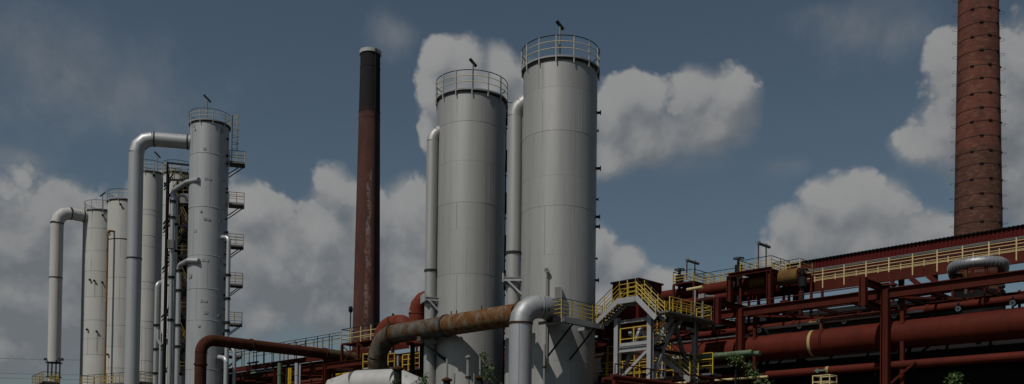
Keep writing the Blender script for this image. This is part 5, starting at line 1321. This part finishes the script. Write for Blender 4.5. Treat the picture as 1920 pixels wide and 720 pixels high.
# thin vent posts
for k, (px, pyt, pyb, Y, lb_) in enumerate(((746, 667, 691, 47, 'thin vent post with dark conical base before the white duct'), (838, 673, 712, 52, 'thin vent post with flanged base before the left silo, left of two'), (900, 667, 708, 52, 'thin vent post with flanged base before the left silo, right of two'))):
    t_, b_ = at(px, pyt, Y), at(px, pyb, Y)
    th = Thing('vent_post', lb_, 'vent', G(b_), 'thin vent posts')
    th.part('tube', MB().tube([G(b_, b_.z), G(b_, t_.z)], .065, 10), 'lampw', smooth=40)
    th.part('flange', MB().lathe((b_.x, b_.y, b_.z - .1), [(.2, 0), (.3, .04), (.3, .12), (.1, .22)], 16), 'rust', smooth=30)
    th.part('base_column', MB().lathe((b_.x, b_.y, 0), [(.22, 0), (.2, b_.z - .1)], 16), 'dark', smooth=30)
for px, pyt, Y, r_, lb_, mat in ((852, 700, 58, .06, 'short bare stub pipe before the left silo', 'lampw'), (878, 668, 60, .12, 'capped pale vent pipe before the left silo', 'lampw'), (1021, 645, 55, .07, 'thin white topped pole before the right silo', 'lampw'), (889, 700, 59, .05, 'thin wire like rod before the left silo', 'lampw')):
    t_ = at(px, pyt, Y); th = Thing('vent_post', lb_, 'vent', G(t_), 'thin vent posts')
    th.part('tube', MB().tube([G(t_), t_], r_, 10), mat, smooth=40)
    th.part('collar', MB().lathe((t_.x, t_.y, t_.z - 1.4), [(r_ * 1.6, 0), (r_ * 1.6, .1)], 12), 'rust', smooth=40)
    if px == 878: th.part('cap', MB().lathe((t_.x, t_.y, t_.z - .12), [(.2, 0), (.2, .1), (.05, .2)], 14), 'lampw', smooth=40)

# low platforms with railings at the lower left corner
for (px0, px1, py, Y, lb_) in ((60, 80, 722, 118, 'small railed platform at the far left bottom corner'), (152, 262, 722, 112, 'railed platform before the slim tanks at bottom left')):
    a_, b_ = at(px0, py, Y + 3), at(px1, py, Y - 3); z_ = a_.z
    th = Thing('railed_platform', lb_, 'platform', G((a_ + b_) / 2), 'low platforms at bottom left')
    a_, b_ = G(a_, z_), G(b_, z_); dr = (b_ - a_).normalized(); nn = dr.cross(ZX)
    m_ = (a_ + b_) / 2
    th.part('deck', MB().obox(m_ - nn * .9 - ZX * .08, dr * ((b_ - a_).length / 2), nn * .9, ZX * .08), 'grate')
    railing(th, [a_ - nn * 1.8, a_, b_, b_ - nn * 1.8], 1.15, 1.2, mids=(.35, .68), r=.035, mid='cream', post='yellow')
    railing(th, [a_ - nn * 1.8, b_ - nn * 1.8], 1.15, 1.4, mids=(.5,), r=.03, mid='cream', post='yellow')
    for q in (a_, b_, a_ - nn * 1.7, b_ - nn * 1.7): th.part('leg', MB().bar(G(q) + nn * -.05, q - ZX * .16 + nn * -.05, .2, .2), 'dark')
# power line far left
wp = []
for px in (-260, 236):
    p = at(px, 655 if px < 0 else 676, 170)
    th = Thing('power_pole', 'distant power pole left of the tanks' if px < 0 else 'distant power pole behind the slim tanks', 'pole', G(p), 'distant power poles')
    th.part('pole', MB().tube([G(p), G(p, p.z + .5)], .15, 8), 'bark', smooth=40)
    th.part('crossarm', MB().bar(p - ZX * .1 + Vector((0, -1.2, 0)), p - ZX * .1 + Vector((0, 1.2, 0)), .12, .14), 'bark')
    wp.append(p)
for k, (dz_, lb_) in enumerate(((0, 'highest thin power line at far left'), (-2.6, 'middle thin power line at far left'), (-3.4, 'lowest thin power line at far left'))):
    a_, b_ = wp[0] + Vector((0, (k - 1) * 1.0, dz_)), wp[1] + Vector((0, (k - 1) * 1.0, dz_))
    pts = [a_.lerp(b_, t / 16) - ZX * (2.2 * 4 * (t / 16) * (1 - t / 16) * .3) for t in range(17)]
    single('power_line', MB().tube(pts, .022, 4), 'dark', lb_, 'wire', 'power lines')

# ------------------------------------------------------------------ saplings and climbing shrub
def sapling(label, path, crown, n, leaf, seed, cat='tree', name='sapling'):
    """path: trunk points; crown: list of (centre, rx, rz) clumps"""
    rnd = random.Random(seed); base = path[0]
    th = Thing(name, label, cat, base, 'greenery between the pipes')
    tk = MB()
    for i in range(len(path) - 1):
        tk.tube([path[i], path[i + 1]], .07 * (1 - .7 * i / len(path)), 6)
    th.part('trunk', tk, 'bark', smooth=40)
    tw_ = MB(); lf = MB()
    for (c, rx, rz) in crown:
        for j in range(7):
            q = c + Vector((rnd.gauss(0, rx * .5), rnd.gauss(0, rx * .5), rnd.gauss(0, rz * .5)))
            near = min(path, key=lambda x: (x - q).length)
            tw_.tube([near, q], .012, 4)
        for j in range(n):
            q = c + Vector((rnd.gauss(0, rx * .55), rnd.gauss(0, rx * .55), rnd.gauss(0, rz * .55)))
            u = Vector((rnd.uniform(-1, 1), rnd.uniform(-1, 1), rnd.uniform(-.9, .3))).normalized(); w2 = u.cross(Vector((rnd.uniform(-1, 1), rnd.uniform(-1, 1), rnd.uniform(-1, 1)))).normalized()
            l_ = leaf * rnd.uniform(.6, 1.3); nrm = u.cross(w2) * .12 * l_
            lf.add([q, q + u * l_ * .5 + w2 * l_ * .32 + nrm, q + u * l_, q + u * l_ * .5 - w2 * l_ * .32 + nrm], [(0, 1, 2), (0, 2, 3)])
    th.part('twigs', tw_, 'bark', kind='stuff')
    th.part('crown', lf, 'leaf', kind='stuff')
    return th
def gpath(p, wob, n=6, seed=1):
    rnd = random.Random(seed); return [Vector((p.x + rnd.uniform(-wob, wob) * (1 - i / n), p.y, p.z * i / n)) for i in range(n + 1)]
p = at(908, 668, 50)
sapling('young leafy sapling before the left silo at bottom edge', gpath(at(914, 690, 50), .2, seed=2) + [p], [(p, .22, .3), (at(916, 684, 50), .28, .35), (at(912, 700, 50), .35, .4), (at(920, 714, 50), .45, .5)], 34, .17, 2)
p = at(797, 708, 49)
sapling('small sapling tip beneath the slim downcomer', gpath(p, .2, seed=3), [(p, .22, .25), (at(795, 718, 49), .35, .4)], 40, .16, 3)
p = at(740, 716, 46)
sapling('small sapling tip before the white duct', gpath(p, .15, seed=4), [(p, .2, .25)], 34, .15, 4)
p = at(1791, 706, 44)
sapling('bright green sapling tip at the bottom edge near the right', gpath(p, .2, seed=5), [(p, .28, .25), (at(1789, 716, 44), .4, .35)], 55, .18, 5)
cl = [atv(x, y, 50.2) for x, y in ((1440, 724), (1424, 716), (1414, 700), (1403, 684), (1388, 675), (1372, 667))]
sapling('drooping leafy shrub climbing over the green pipes', [G(cl[0])] + cl, [(c, .35, .32) for c in cl] + [(atv(1408, 692, 50.1), .4, .4), (atv(1432, 722, 50.1), .5, .3), (atv(1380, 671, 50.2), .35, .3)], 42, .17, 6, cat='shrub', name='climbing_shrub')
# small cage head at bottom right
p = atv(1540, 704, 48.5); zc_ = p.z
cgx = Thing('ladder_cage_top', 'cream ladder cage top poking up at bottom edge under the rack', 'ladder', G(p))
b_ = G(p)
for i, (o, o2) in enumerate(((-.5, 0), (.5, 0), (-.5, .8), (.5, .8), (0, 0))):
    cgx.part('upright', MB().bar(b_ + AX * o + VX * o2, b_ + AX * o + VX * o2 + ZX * (zc_ + .0), .06, .06), 'cream')
for z_ in (zc_, zc_ - .35, zc_ - .7):
    cgx.part('hoop', MB().tube([b_ + AX * -.5 + ZX * z_, b_ + AX * .5 + ZX * z_, b_ + AX * .5 + VX * .8 + ZX * z_, b_ - AX * .5 + VX * .8 + ZX * z_], .035, 6, closed=True), 'cream')
